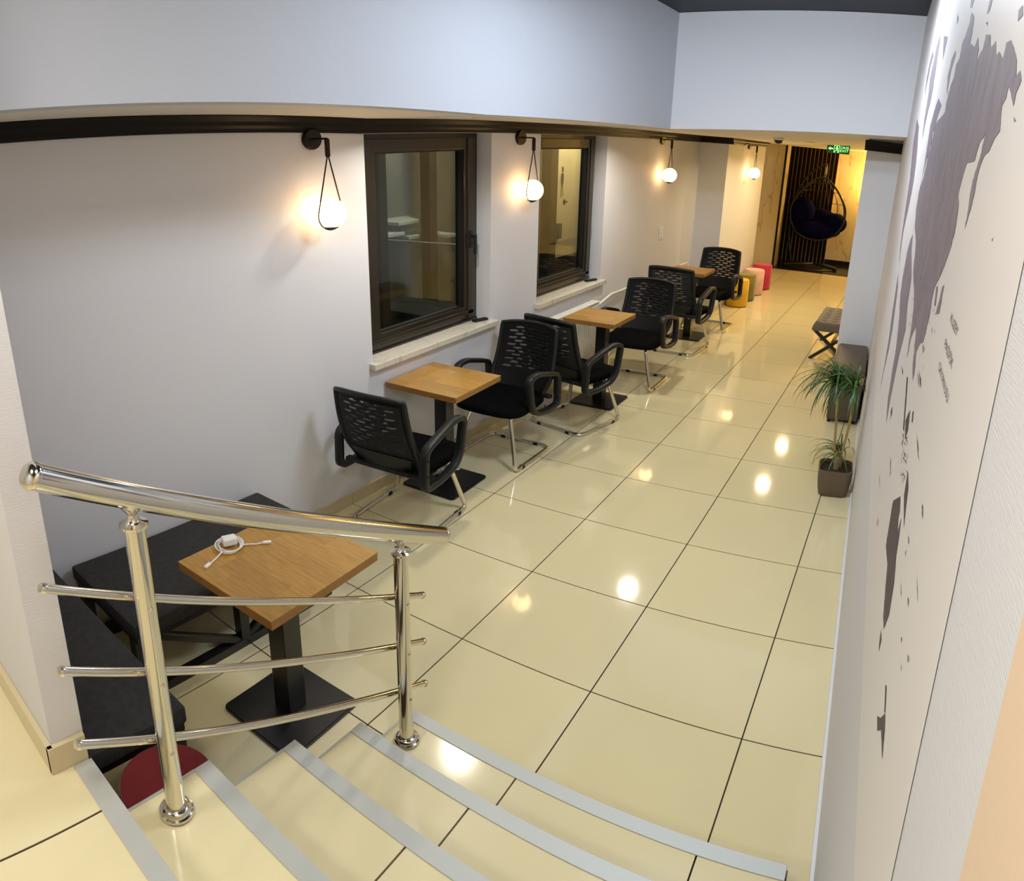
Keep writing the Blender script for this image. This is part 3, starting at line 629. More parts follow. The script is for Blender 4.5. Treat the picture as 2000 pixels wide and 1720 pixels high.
# ================================================================== FURNITURE
# ---- chairs
def chair_meshes():
    R = {}
    # cantilever sled of chrome tube, closed at the rear
    half = lambda s: [(s*0.150, -0.16, 0.425), (s*0.140, 0.09, 0.425), (s*0.150, 0.165, 0.410), (s*0.232, 0.232, 0.045), (s*0.238, 0.222, 0.0142), (s*0.236, -0.225, 0.0142)]
    path = half(-1)+half(1)[::-1]
    R['sled_frame'] = MB().tube(smooth_path(path, 0.07, 7), 0.0142, 12).mesh('sled_frame', M_CHROME, True)
    R['glide'] = MB().box(-0.016, 0.016, -0.017, 0.017, 0.0, 0.024, 0.004).mesh('glide', M_RUB)
    # seat cushion
    b = MB(); N = 16; top = []
    bm = b.bm; rows = []
    prof = [(0.90, 0.432), (1.0, 0.440), (1.0, 0.468), (0.985, 0.485), (0.93, 0.497), (0.6, 0.503), (0.25, 0.500)]
    def outline(f):
        pts = []
        for i in range(40):
            q = 2*math.pi*i/40; c, s_ = math.cos(q), math.sin(q)
            e = 0.42; x = math.copysign(abs(c)**e, c)*0.245; y = math.copysign(abs(s_)**e, s_)*0.235
            x *= 1+0.06*(y/0.235)-0.02
            if y > 0: y += 0.02*(1-(x/0.25)**2)
            pts.append((x*f, y*f+0.02))
        return pts
    for f, z in prof:
        ring = [bm.verts.new((x, y, z-(0.02*max(0, (y-0.1)/0.15)**2 if z > 0.45 else 0))) for x, y in outline(f)]; rows.append(ring)
    for A, B in zip(rows, rows[1:]):
        for i in range(40): bm.faces.new((A[i], A[(i+1) % 40], B[(i+1) % 40], B[i]))
    bm.faces.new(rows[-1]); bm.faces.new(rows[0][::-1])
    R['seat'] = b.mesh('seat', M_SEAT, True)
    R['seat_pan'] = MB().box(-0.20, 0.20, -0.17, 0.19, 0.418, 0.438, 0.008).mesh('seat_pan', M_BLKPL)
    # perforated back shell
    W0, W1, HH = 0.232, 0.210, 0.53
    def back_pt(u, v, off=0.0):          # u -1..1, v 0..1
        wv = (W0+(W1-W0)*v) * (1.0 - 0.16*max(0, 0.22-v)/0.22)
        x = u*wv
        y = -0.215 - 0.145*v - 0.030*math.sin(v*math.pi) + 0.045*u*u - off
        z = 0.475 + HH*v - 0.02*abs(u)**2.5*max(0, (v-0.6)/0.4)**2
        return Vector((x, y, z))
    slots = []
    for r in range(12):
        v = 0.30+0.054*r; odd = r % 2
        n = 3 if odd else 4; span = 0.40 if odd else 0.60
        for c in range(n):
            u = (-span+2*span*c/(n-1)); slots.append((u*(1.0+0.05*(1-v)), v+0.012*(1-u*u*2), 0.148, 0.0135))
    nu, nv = 72, 100
    b = MB(); vs = [[b.bm.verts.new(back_pt(-1+2*i/nu, j/nv)) for i in range(nu+1)] for j in range(nv+1)]
    for j in range(nv):
        for i in range(nu):
            u, v = -1+2*(i+.5)/nu, (j+.5)/nv
            if any(abs(u-su) < hw and abs(v-sv) < hh and (abs(u-su)/hw)**4+(abs(v-sv)/hh)**2 < 1.0 for su, sv, hw, hh in slots): continue
            b.bm.faces.new((vs[j][i], vs[j][i+1], vs[j+1][i+1], vs[j+1][i]))
    loose = [v for v in b.bm.verts if not v.link_faces]; bmesh.ops.delete(b.bm, geom=loose, context='VERTS')
    bmesh.ops.solidify(b.bm, geom=b.bm.faces[:], thickness=0.006)
    R['back_shell'] = b.mesh('back_shell', M_MESHB, True)
    b = MB(); g = [[b.bm.verts.new(back_pt(-0.9+1.8*i/10, 0.2+0.72*j/10, 0.004)) for i in range(11)] for j in range(11)]
    for j in range(10):
        for i in range(10): b.bm.faces.new((g[j][i], g[j][i+1], g[j+1][i+1], g[j+1][i]))
    R['mesh_lining'] = b.mesh('mesh_lining', mat('sheer_black_mesh', srgb(30, 32, 32), 0.8, inp={'Alpha': 0.72}), True)
    # rim of the back
    rim = [back_pt(-1, v/20) for v in range(0, 21)]+[back_pt(-1+2*i/14, 1) for i in range(1, 14)]+[back_pt(1, 1-v/20) for v in range(0, 21)]+[back_pt(1-2*i/14, 0) for i in range(1, 14)]
    R['back_rim'] = MB().tube(rim, 0.0145, 8, closed=True, ref=(0, 1, 0)).mesh('back_rim', M_BLKPL, True)
    # smooth solid lumbar plate at the rear
    b = MB(); g = [[b.bm.verts.new(back_pt(-0.86+1.72*i/16, 0.02+0.22*j/6*(1-0.25*abs(-1+i/8)**2), 0.012)) for i in range(17)] for j in range(7)]
    for j in range(6):
        for i in range(16): b.bm.faces.new((g[j][i], g[j][i+1], g[j+1][i+1], g[j+1][i]))
    bmesh.ops.solidify(b.bm, geom=b.bm.faces[:], thickness=0.008)
    R['lumbar_plate'] = b.mesh('lumbar_plate', M_BLKPL, True)
    R['back_bracket'] = MB().box(-0.245, 0.245, -0.232, -0.190, 0.445, 0.475, 0.01).mesh('back_bracket', M_BLKPL)
    # arm loop
    arm = [(-0.245, 0.40), (-0.235, 0.655), (-0.10, 0.700), (0.05, 0.745), (0.155, 0.728), (0.115, 0.50), (0.06, 0.425), (-0.10, 0.395)]
    pts = smooth_path([(0, y, z) for y, z in arm], 0.05, 6, closed=True)
    R['armrest'] = MB().tube(pts, 0.02, closed=True, sq=(0.048, 0.034), ref=(1, 0, 0)).mesh('armrest', M_BLKPL, True, math.radians(50))
    R['bolt'] = MB().lathe([(0.009, 0), (0.009, 0.003), (0.004, 0.003), (0.004, 0.0005), (0, 0.0005)], 10, axis='x').mesh('bolt', M_RUB)
    return R
CM = chair_meshes()
def make_chair():
    t = thing('office_chair', '', 'chair', group='black visitor chairs along the windows')
    fr_ = place('sled_frame', CM['sled_frame'], t)
    for x, y in ((-0.236, 0.15), (0.236, 0.15), (-0.13, -0.225), (0.13, -0.225)): place('glide', CM['glide'], fr_, loc=(x, y, 0), rot=(0, 0, 0 if abs(x) > .2 else math.pi/2))
    s_ = place('seat', CM['seat'], t); place('seat_pan', CM['seat_pan'], s_)
    bk = place('backrest', CM['back_shell'], t); place('back_rim', CM['back_rim'], bk); place('mesh_lining', CM['mesh_lining'], bk); place('lumbar_plate', CM['lumbar_plate'], bk); place('back_bracket', CM['back_bracket'], bk)
    for s in (-1, 1):
        a = place('armrest', CM['armrest'], t, loc=(s*0.272, 0, 0))
        for z in (0.50, 0.60): place('bolt', CM['bolt'], a, loc=(s*0.0235 if s > 0 else -0.0265, -0.24, z))
    return t
ch0 = make_chair()
CH = [(-2.055, -1.105, 5, 1.0, 'black slotted-back chair nearest the handrail, turned away, plastic wrap on its leg'),
      (-2.075, -0.060, 180, 1.0, 'black slotted-back chair facing the stairs between the first and second window tables'),
      (-1.930, 0.715, -12, 1.03, 'black slotted-back chair turned away, tucked at the table under the second window'),
      (-1.900, 1.830, 181, 1.03, 'black slotted-back chair facing the stairs across the table under the second window'),
      (-1.910, 3.070, -3, 1.07, 'black slotted-back chair turned away at the farthest table'),
      (-1.900, 4.150, 180, 1.05, 'farthest black slotted-back chair, beside the yellow stool')]
chairs = []
for i, (x, y, a, sc, lab) in enumerate(CH):
    c = ch0 if i == 0 else copy_tree(ch0)
    c.location = (x, y, 0); c.rotation_euler = (0, 0, math.radians(a)); c.scale = (sc,)*3; c['label'] = lab; chairs.append(c)

# ---- square pedestal tables with butcher-block tops
TW = 0.50
def table(x, y, z, a, w, d, base, label, bx=0, by=0):
    t = thing('pedestal_table', label, 'table', (x, y, 0), math.radians(a), 'square wooden pedestal tables')
    th = 0.042
    tp = MB().box(-w/2+.001, w/2-.001, -d/2+.001, d/2-.001, z-th, z-0.004, 0.003).obj('tabletop', M_WOODE, t)
    n = 6
    for r in range(n):
        y0 = -d/2+d*r/n; cut = [-w/2]+([random.uniform(-w*.3, w*.3)] if random.random() < .5 else [random.uniform(-w*.35, -w*.1), random.uniform(w*.1, w*.35)])+[w/2]
        for p, q in zip(cut, cut[1:]):
            MB().box(-(q-p)/2+.0002, (q-p)/2-.0002, .0002, d/n-.0002, -0.0045, 0).obj('stave', M_WOOD, tp, loc=((p+q)/2, y0, z))
    MB().box(bx-0.042, bx+0.042, by-0.042, by+0.042, 0.016, z-th-0.01, 0.003).obj('column', M_BLKMET, t)
    MB().box(bx-0.13, bx+0.13, by-0.13, by+0.13, z-th-0.012, z-th, 0.002).obj('mounting_plate', M_BLKMET, t)
    MB().prism([(bx+px_, by+py_) for px_, py_ in rounded(base, base, 0.025)], 0.0, 0.012).prism([(bx+px_, by+py_) for px_, py_ in rounded(base-.01, base-.01, 0.02)], 0.012, 0.016).obj('base_plate', M_BLKMET, t)
    return t
def rounded(w, d, r, n=5):
    out = []
    for cx, cy, a in ((w/2-r, d/2-r, 0), (-w/2+r, d/2-r, 90), (-w/2+r, -d/2+r, 180), (w/2-r, -d/2+r, 270)):
        for i in range(n+1):
            q = math.radians(a+90*i/n); out.append((cx+r*math.cos(q), cy+r*math.sin(q)))
    return out
table(-1.470, -2.530, 0.775, 2, 0.485, 0.515, 0.365, 'worn wooden pedestal table beside the stairs with a white charger on it')
table(-2.140, -0.635, 0.81, 1, 0.50, 0.48, 0.38, 'wooden pedestal table under the window with the lever handle')
table(-2.000, 1.260, 0.84, 0, 0.44, 0.44, 0.37, 'wooden pedestal table in front of the white radiator', bx=0.05, by=-0.04)
table(-2.030, 3.700, 0.87, 0, 0.44, 0.43, 0.38, 'farthest wooden pedestal table, by the end pier', bx=0.06, by=-0.1)

# ---- white charger and cable on the near table
cz = 0.776
cb = thing('charging_cable', 'coiled white charging cable with a small plug block on the worn table', 'cable', (-1.655, -2.600, cz), 0.9, scale=1.3)
pts = []
for k in range(150):
    q = 2*math.pi*k/150*3.6; r = 0.036+0.005*math.sin(q*0.41+1)+0.0022*math.sin(q*1.7)
    pts.append((r*math.cos(q)*0.95, r*math.sin(q)*1.1, 0.004+0.0024*(k/150*3.6)))
MB().tube([(0.095, 0.005, 0.004), (0.075, 0.0, 0.004), (0.055, 0.002, 0.004)]+pts+[(-0.02, -0.045, 0.014), (-0.035, -0.065, 0.007), (-0.05, -0.085, 0.004)], 0.0022, 8).obj('cord', M_WHITE, cb, smooth=True)
MB().box(-0.021, 0.021, -0.016, 0.016, 0.004, 0.03, 0.005).obj('plug_block', M_WHITE, cb, loc=(0.0, 0.005, 0.004), rot=(0, 0, 0.3))
MB().box(-0.012, 0.012, -0.005, 0.005, 0, 0.008, 0.002).obj('connector', M_WHITE, cb, loc=(0.105, 0.006, 0.0))
MB().box(-0.012, 0.012, -0.005, 0.005, 0, 0.008, 0.002).obj('connector', M_WHITE, cb, loc=(-0.058, -0.096, 0.0), rot=(0, 0, 1.0))

# ---- charcoal benches in the corner
def bench_truss(x0, x1, y0, y1, zt_, label, truss=True):
    t = thing('upholstered_bench', label, 'bench', ((x0+x1)/2, (y0+y1)/2, 0))
    hw, hd = (x1-x0)/2, (y1-y0)/2
    MB().box(-hw, hw, -hd, hd, zt_-0.075, zt_, 0.012).obj('cushion', M_CHAR, t, smooth=True)
    MB().box(-hw+.01, hw-.01, -hd+.01, hd-.01, zt_-0.105, zt_-0.076).obj('seat_frame', M_BLKMET, t)
    w_ = 0.045
    if truss:                                   # long steel front truss facing +x
        for sx in (hw-0.05, -hw+0.05):
            MB().box(sx-w_/2, sx+w_/2, -hd+.01, hd-.01, 0, w_).obj('bottom_rail', M_BLKMET, t)
            for sy in (-hd+0.03, 0, hd-0.03): MB().box(sx-w_/2, sx+w_/2, sy-w_/2, sy+w_/2, w_, zt_-0.105).obj('leg', M_BLKMET, t)
            for s in (-1, 1):
                MB().tube([(sx, s*0.03, w_), (sx, s*(hd-0.08), zt_-0.11)], 0.02, sq=(w_*0.8, w_*0.8)).obj('brace', M_BLKMET, t)
    else:
        for sx in (-hw+.035, hw-.035):
            for sy in (-hd+.035, hd-.035): MB().box(sx-.024, sx+.024, sy-.024, sy+.024, 0, zt_-.105).obj('leg', M_BLKMET, t)
            MB().box(sx-.02, sx+.02, -hd+.06, hd-.06, 0.0, 0.035).obj('bottom_rail', M_BLKMET, t)
    return t
bench_truss(-2.375, -1.835, -2.945, -1.90, 0.43, 'charcoal upholstered bench against the window wall with a braced steel frame')
bench_truss(-2.385, -1.365, -3.450, -3.030, 0.46, 'charcoal upholstered bench behind the partition wall, next to the red pouf', False)

# ---- round poufs
def pouf(x, y, r, h, col, name, label, seam=True):
    t = thing('pouf_stool', label, 'pouf', (x, y, 0), 0.0, 'velvet cylinder poufs')
    m = mat('velvet_'+name, col, 0.8, vary=(0.14, 7), inp={'Sheen Weight': 0.3, 'Sheen Roughness': 0.4}, bump=(0.05, 30))
    MB().lathe([(0, 0.012), (r-.004, 0.012), (r, 0.02), (r, h-0.022), (r-.006, h-0.010), (r-.012, h-.006)], 40).obj('side', m, t, smooth=True)
    MB().lathe([(r-.004, h-.012), (r-.006, h-.004), (r-.02, h), (r*.5, h+.004), (0, h+.005)], 40).obj('seat_top', m, t, smooth=True)
    MB().lathe([(r-.012, 0), (r-.006, 0.002), (r-.004, 0.014), (0.02, 0.014)], 32).obj('base_ring', M_RUB, t)
    if seam: MB().tube([(r*math.cos(-1.0), r*math.sin(-1.0), 0.02), (r*math.cos(-1.0), r*math.sin(-1.0), h-.02)], 0.0025, 6).obj('seam', m, t)
    return t
pouf(-1.892, 5.480, 0.145, 0.44, srgb(222, 172, 28), 'yellow', 'mustard yellow velvet pouf in front of the row of four')
pouf(-1.900, 5.930, 0.145, 0.44, srgb(122, 116, 38), 'olive', 'olive green velvet pouf right behind the yellow one')
pouf(-1.890, 6.420, 0.145, 0.44, srgb(224, 178, 160), 'pink', 'pale pink velvet pouf between the olive and crimson ones')
pouf(-1.880, 6.920, 0.145, 0.45, srgb(186, 40, 70), 'crimson', 'crimson velvet pouf, last of the row by the marble wall')
pouf(-1.198, -3.215, 0.140, 0.42, srgb(112, 9, 11), 'red', 'dark red velvet pouf tucked beside the steps', False)

# ---- wall sconces
def sconce_proto():
    t = thing('wall_sconce', '', 'lamp', group='teardrop globe wall lamps')
    MB().lathe([(0, 0), (0.058, 0), (0.060, 0.004), (0.060, 0.018), (0.056, 0.024), (0, 0.024)], 32, axis='x').obj('backplate', M_BRONZE, t, smooth=True)
    MB().tube([(0.024, 0, 0.0), (0.115, 0, 0.0), (0.115, 0, -0.006)], 0.006, 10).obj('arm', M_BRONZE, t, smooth=True)
    MB().lathe([(0, 0.012), (0.011, 0.012), (0.013, 0.0), (0.013, -0.085), (0.010, -0.09), (0, -0.09)], 16, at=(0.115, 0, -0.012)).obj('socket', M_BRONZE, t, smooth=True)
    top = -0.098; cz_ = -0.435; R = 0.086
    pts = [(0.115, 0.004, top)]
    a0 = math.radians(22)
    for i in range(33):
        q = a0 - (math.pi+2*a0)*i/32; pts.append((0.115, R*math.cos(q), cz_+R*math.sin(q)))
    pts.append((0.115, -0.004, top))
    MB().tube(pts, 0.0036, 8).obj('teardrop_loop', M_BRONZE, t, smooth=True)
    g = MB().sphere((0.115, 0, cz_+.012), 0.076, 32, 18, (1, 1, 1.14)).obj('globe', M_GLOBE, t, smooth=True)
    MB().lathe([(0.0, cz_-R+.002), (0.02, cz_-R+.004), (0.036, cz_-R+.016), (0.038, cz_-R+.02)], 20, at=(0.115, 0, 0)).obj('cup', M_BRONZE, t, smooth=True)
    return t
s0 = sconce_proto()
for i, (x, y, z, lab) in enumerate([(XL, -1.352, 2.470, 'lit globe wall lamp in a teardrop loop, nearest, left of the first window'),
        (XL, 0.625, 2.458, 'lit globe wall lamp in a teardrop loop between the two windows'),
        (XL, 3.480, 2.490, 'lit globe wall lamp in a teardrop loop above the white wall switch'),
        (-2.05, 5.870, 2.500, 'farthest lit globe wall lamp in a teardrop loop, above the poufs')]):
    s = s0 if i == 0 else copy_tree(s0)
    s.location = (x, y, z); s['label'] = lab
# sconce hidden round the corner that lights the alcove
s = copy_tree(s0); s.location = (-0.42, 10.36, 2.28); s.rotation_euler = (0, 0, -math.pi/2); s['label'] = 'lit globe wall lamp on the marble wall of the alcove'
al = bpy.data.lights.new('alcove_lamp', 'POINT'); al.energy = 75; al.color = (1.0, 0.62, 0.16); al.shadow_soft_size = 0.08
ao = bpy.data.objects.new('alcove_lamp', al); COL.objects.link(ao); ao.location = (-0.42, 10.12, 1.95)

# ---- recessed downlights
DL = [(-1.93, -0.80, 8, (1, .93, .80), 'round recessed downlight above the first window table'), (-1.80, 1.85, 12, (1, .93, .80), 'round recessed downlight at the corner of the upper wall'),
      (-1.09, 4.72, 18, (1, .78, .46), 'round recessed downlight in the corridor before the stools'), (-1.10, 6.10, 21, (1, .74, .40), 'round recessed downlight deepest in the corridor')]
for x, y, e, c, lab in DL:
    z = soff(x)
    t = thing('downlight', lab, 'light', (x, y, z), 0, 'recessed ceiling downlights')
    MB().lathe([(0.062, 0.0), (0.078, 0.0), (0.080, -0.004), (0.074, -0.008), (0.062, -0.006)], 32).obj('trim_ring', M_WHITE, t, smooth=True)
    MB().lathe([(0, -0.004), (0.062, -0.004)], 32).obj('diffuser', M_LED, t)
    l = bpy.data.lights.new('downlight_beam', 'AREA'); l.shape = 'DISK'; l.size = 0.12; l.energy = e; l.color = c; l.spread = math.radians(150)
    lo = bpy.data.objects.new('downlight_beam', l); COL.objects.link(lo); lo.location = (x, y, z-0.012)
# stairwell LED panels (bodies of the lights set at the top)
for x, y, pw, pc in PANELS:
    t = thing('ceiling_panel', 'square cool white LED panel on the dark ceiling', 'light', (x, y, PANEL_Z), 0, 'LED panels of the stairwell')
    MB().box(-0.31, 0.31, -0.31, -0.285, -0.01, 0.02).box(-0.31, 0.31, 0.285, 0.31, -0.01, 0.02).box(-0.31, -0.285, -0.285, 0.285, -0.01, 0.02).box(0.285, 0.31, -0.285, 0.285, -0.01, 0.02).obj('panel_frame', M_WHITE, t)
    MB().box(-0.285, 0.285, -0.285, 0.285, -0.004, 0.0).obj('panel_diffuser', M_PANELL, t)

for k, (x, y) in enumerate(FILL_SPOTS):  # bodies for the added fill spots
    t = thing('fill_spotlight', 'added fill spotlight over the stairs turned to the back wall', 'light', (x, y, zt(x)), 0, 'added fill spots of the stairwell')
    t['label'] = ('added fill spotlight over the stairs, the one by the upper window side wall', 'added fill spotlight over the stairs, the one by the mural wall')[k]
    MB().lathe([(0, 0), (0.045, 0), (0.045, -0.02), (0, -0.02)], 20).obj('mount', M_WHITE, t, smooth=True)
    MB().tube([(0, 0, -0.02), (0, 0, 3.40-zt(x))], 0.008, 8).obj('stem', M_WHITE, t)
    hd = MB().lathe([(0, -0.09), (0.03, -0.09), (0.036, -0.07), (0.036, 0.03), (0.033, 0.03), (0.032, 0.0)], 20).obj('fill_spot_head', M_WHITE, t, smooth=True)
    d = SPOT_T-Vector((x, y, 3.36)); hd.rotation_euler = d.to_track_quat('Z', 'Y').to_euler(); hd.location = (0, -0.02, 3.36-zt(x))

# ---- security camera dome
t = thing('dome_camera', 'small white dome security camera under the corridor ceiling', 'camera', (-1.16, 3.35, soff(-1.16)))
MB().lathe([(0.0, 0), (0.058, 0), (0.058, -0.02), (0.05, -0.03), (0, -0.03)], 24).obj('mount', M_WHITE, t, smooth=True)
MB().lathe([(0.044, -0.028), (0.042, -0.045), (0.03, -0.062), (0.014, -0.07), (0, -0.072)], 24).obj('dome', mat('smoked_dome', srgb(16, 14, 14), 0.1), t, smooth=True)

# ---- exit sign
ex = thing('exit_sign', 'green illuminated exit sign with running figure hanging in the corridor', 'sign', (-0.885, 6.0, 0))
EW, EH, EZ = 0.30, 0.135, 2.50
MB().box(-EW/2, EW/2, -0.012, 0.012, EZ, EZ+EH, 0.002).obj('panel', M_EXITG, ex)
MB().box(-EW/2-.004, EW/2+.004, -0.014, 0.014, EZ+EH, EZ+EH+0.012).obj('top_rail', M_ALU, ex)
for s in (-1, 1): MB().tube([(s*0.11, 0, EZ+EH+0.01), (s*0.11, 0, soff(-0.9))], 0.002, 6).obj('wire', M_ALU, ex)
yb = -0.0128
b = MB()                                     # arrow
b.quad((-0.10, yb, EZ+0.060), (-0.065, yb, EZ+0.060), (-0.065, yb, EZ+0.078), (-0.10, yb, EZ+0.078)); b.quad((-0.132, yb, EZ+0.069), (-0.10, yb, EZ+0.042), (-0.10, yb, EZ+0.069), (-0.10, yb, EZ+0.096))
b.obj('arrow', M_EXITL, ex)
b = MB()                                     # door outline with running figure
for (x0, x1, z0, z1) in [(-0.055, -0.05, .015, .12), (0.01, 0.015, .015, .12), (-0.055, 0.015, .115, .12), (-0.055, -0.03, .015, .02), (-0.01, 0.015, .015, .02)]: b.quad((x0, yb, EZ+z0), (x1, yb, EZ+z0), (x1, yb, EZ+z1), (x0, yb, EZ+z1))
ring = [(-0.018+0.009*math.cos(q), yb, EZ+0.102+0.009*math.sin(q)) for q in [i*math.pi/6 for i in range(12)]]; b.bm.faces.new([b.bm.verts.new(p) for p in ring])
for pts_ in [[(-0.03, .09), (-0.012, .094), (-0.004, .058), (-0.022, .055)], [(-0.022, .058), (-0.010, .056), (-0.030, .038), (-0.046, .026), (-0.048, .034), (-0.036, .044)], [(-0.016, .06), (-0.004, .056), (0.004, .040), (0.002, .022), (-0.006, .022), (-0.006, .038)], [(-0.03, .09), (-0.045, .075), (-0.041, .070), (-0.024, .082)], [(-0.014, .092), (0.004, .078), (0.002, .070), (-0.012, .080)]]:
    b.bm.faces.new([b.bm.verts.new((x, yb-.0002, EZ+z)) for x, z in pts_])
b.obj('running_figure', M_EXITL, ex)
for s, z in (('ÇIKIŞ', 0.078), ('EXIT', 0.030)):
    me = text_mesh('lettering', s, 0.050, M_EXITL); wd = max(v.co.x for v in me.vertices)
    o = place('lettering', me, ex, loc=(0.022, yb-.0003, EZ+z), rot=(math.pi/2, 0, 0)); o.scale = (0.115/wd, 1, 1)

# ---- small wall items
t = thing('wall_switch', 'white wall switch plate below the third lamp', 'switch', (XL, 3.667, 1.31))
MB().box(0, 0.012, -0.045, 0.045, -0.08, 0.08, 0.003).obj('plate', M_WHITE, t); MB().box(0.012, 0.026, -0.01, 0.025, -0.05, 0.02, 0.004).obj('dimmer_knob', M_WHITE, t)
for y, lab in ((0.225, 'small black remote lying on the sill of the window with the lever handle'), (2.02, 'small black remote lying on the sill of the window with grey hinges')):
    t = thing('remote_control', lab, 'remote', (XL-0.045, y, 0.976), -0.25, 'black remotes on the window sills')
    MB().box(-0.02, 0.02, -0.07, 0.07, 0, 0.018, 0.004).obj('body', M_BLKPL, t); MB().box(-0.012, 0.012, -0.05, 0.05, 0.018, 0.0195).obj('keypad', M_RUB, t)
# radiator under the second window, with pipe
t = thing('radiator', 'white panel radiator under the window with grey hinges', 'radiator', (XL+0.012, 1.42, 0))
MB().box(0.02, 0.085, -0.52, 0.50, 0.16, 0.785, 0.008).obj('panel', M_RAD, t)
for k in range(24): MB().box(0.085, 0.090, -0.49+0.041*k, -0.472+0.041*k, 0.19, 0.75, 0.002).obj('fin', M_RAD, t)
MB().box(0.012, 0.09, -0.525, 0.505, 0.785, 0.795, 0.002).obj('top_grille', M_RAD, t)
for s in (-.45, .43): MB().box(0.0, 0.02, s-.02, s+.02, 0.25, 0.7).obj('bracket', M_RAD, t)
MB().tube(smooth_path([(0.05, 0.50, 0.74), (0.05, 0.58, 0.74), (0.04, 0.86, 0.79), (0.025, 1.10, 0.775), (0.025, 3.2, 0.775)], 0.05), 0.013, 10).obj('pipe', M_RAD, t, smooth=True)
MB().lathe([(0.012, -0.02), (0.02, -0.02), (0.022, 0.02), (0.012, 0.03), (0, 0.03)], 14, axis='y', at=(0.05, 0.54, 0.74)).obj('valve', M_RAD, t, smooth=True)
t = thing('socket_strip', 'small white socket box with cables on the floor behind the second chair pair', 'socket', (-2.27, 0.93, 0), 0.3)
MB().box(-0.05, 0.05, -0.11, 0.11, 0, 0.055, 0.006).obj('box', M_WHITE, t); MB().tube(smooth_path([(0, -0.11, .03), (.02, -.18, .008), (-.05, -.26, .006), (-.09, -.2, .006)], .04), 0.004, 6).obj('lead', M_RUB, t, smooth=True)
# crumpled clear plastic round a leg of the first chair
b = MB(); rr = random.Random(3)
for k in range(26):
    q = rr.uniform(0, 6.28); c = Vector((math.cos(q)*.03, math.sin(q)*.03, rr.uniform(-.03, .03)))
    b.quad(c, c+Vector((rr.uniform(-.05, .05), rr.uniform(-.05, .05), rr.uniform(-.02, .03))), c+Vector((rr.uniform(-.05, .05), rr.uniform(-.05, .05), rr.uniform(-.03, .02))), c+Vector((rr.uniform(-.03, .03), rr.uniform(-.03, .03), rr.uniform(-.03, .02))))
pw = b.obj('plastic_wrap', mat('clear_film', (0.85, 0.86, 0.85), 0.12, inp={'Alpha': 0.55}), None, loc=(-1.872, -0.995, 0.375))
pw['label'] = 'scrap of crumpled clear plastic wound round the front leg of the nearest chair'; pw['category'] = 'plastic wrap'

# ---- brown ottoman bench and tufted bench on the right
t = thing('storage_ottoman', 'brown leather storage ottoman against the cross wall behind the plant', 'ottoman', (-0.048, 1.985, 0), 0.055)
M_LEA = mat('brown_leather', srgb(92, 78, 64), 0.5, vary=(0.06, 20), bump=(0.1, 120))
MB().box(-0.125, 0.125, -0.41, 0.41, 0.03, 0.405, 0.018).obj('body', M_LEA, t, smooth=True)
MB().box(-0.132, 0.132, -0.42, 0.42, 0.478, 0.55, 0.025).obj('lid_cushion', M_LEA, t, smooth=True)
MB().box(-0.128, 0.128, -0.415, 0.415, 0.406, 0.478, 0.006).obj('lid_band', mat('ottoman_piping', srgb(150, 138, 84), 0.6), t)
for sx in (-.1, .1):
    for sy in (-.38, .38): MB().box(sx-.015, sx+.015, sy-.015, sy+.015, 0, 0.031).obj('foot', M_RUB, t)

t = thing('tufted_bench', 'grey brown tufted bench on crossed black legs half hidden by the cross wall', 'bench', (-0.360, 3.78, 0), 0.0)
b = MB(); nx_, ny_ = 44, 44; bw, bd = 0.215, 0.46
vs = []
for j in range(ny_+1):
    row = []
    for i in range(nx_+1):
        u, v = i/nx_, j/ny_; x, y_ = (u-.5)*2*bw, (v-.5)*2*bd
        e = min(u, 1-u, v, 1-v); edge = 1-max(0, 1-e/0.1)**2.5
        gx, gy = u*4, v*7
        tu = min(((gx-a_)**2+(gy-c_)**2) for a_ in range(1, 4) for c_ in range(1, 7))
        z = 0.405+0.085*edge-0.026*math.exp(-tu*5)
        row.append(b.bm.verts.new((x, y_, z)))
    vs.append(row)
for j in range(ny_):
    for i in range(nx_): b.bm.faces.new((vs[j][i], vs[j][i+1], vs[j+1][i+1], vs[j+1][i]))
M_VEL = mat('taupe_velvet', srgb(96, 86, 68), 0.75, inp={'Sheen Weight': 0.4}, vary=(0.08, 8))
tc_ = b.obj('tufted_cushion', M_VEL, t, smooth=True, angle=None)
MB().box(-bw, bw, -bd, bd, 0.375, 0.408, 0.01).obj('cushion_base', M_VEL, t)
bt = MB().sphere((0, 0, 0), 0.012, 10, 6, (1, 1, .5)).mesh('tuft_button', M_VEL, True)
for a_ in range(1, 4):
    for c_ in range(1, 7): place('tuft_button', bt, tc_, loc=((a_/4-.5)*2*bw, (c_/7-.5)*2*bd, 0.466))
for sy in (-bd+0.05, bd-0.05):
    for s_ in (-1, 1): MB().tube([(-s_*(bw-0.01), sy+s_*.019, 0.0), (s_*(bw-0.03), sy+s_*.019, 0.378)], 0.02, sq=(0.036, 0.04)).obj('leg', M_BLKMET, t)
for s_ in (-1, 1): MB().tube([(s_*(bw-0.05), -bd+0.08, 0.36), (s_*(bw-0.05), bd-0.08, 0.36)], 0.02, sq=(.03, .03)).obj('rail', M_BLKMET, t)
MB().tube([(0, -bd+0.07, 0.19), (0, bd-0.07, 0.19)], 0.02, sq=(.035, .035)).obj('stretcher', M_BLKMET, t)

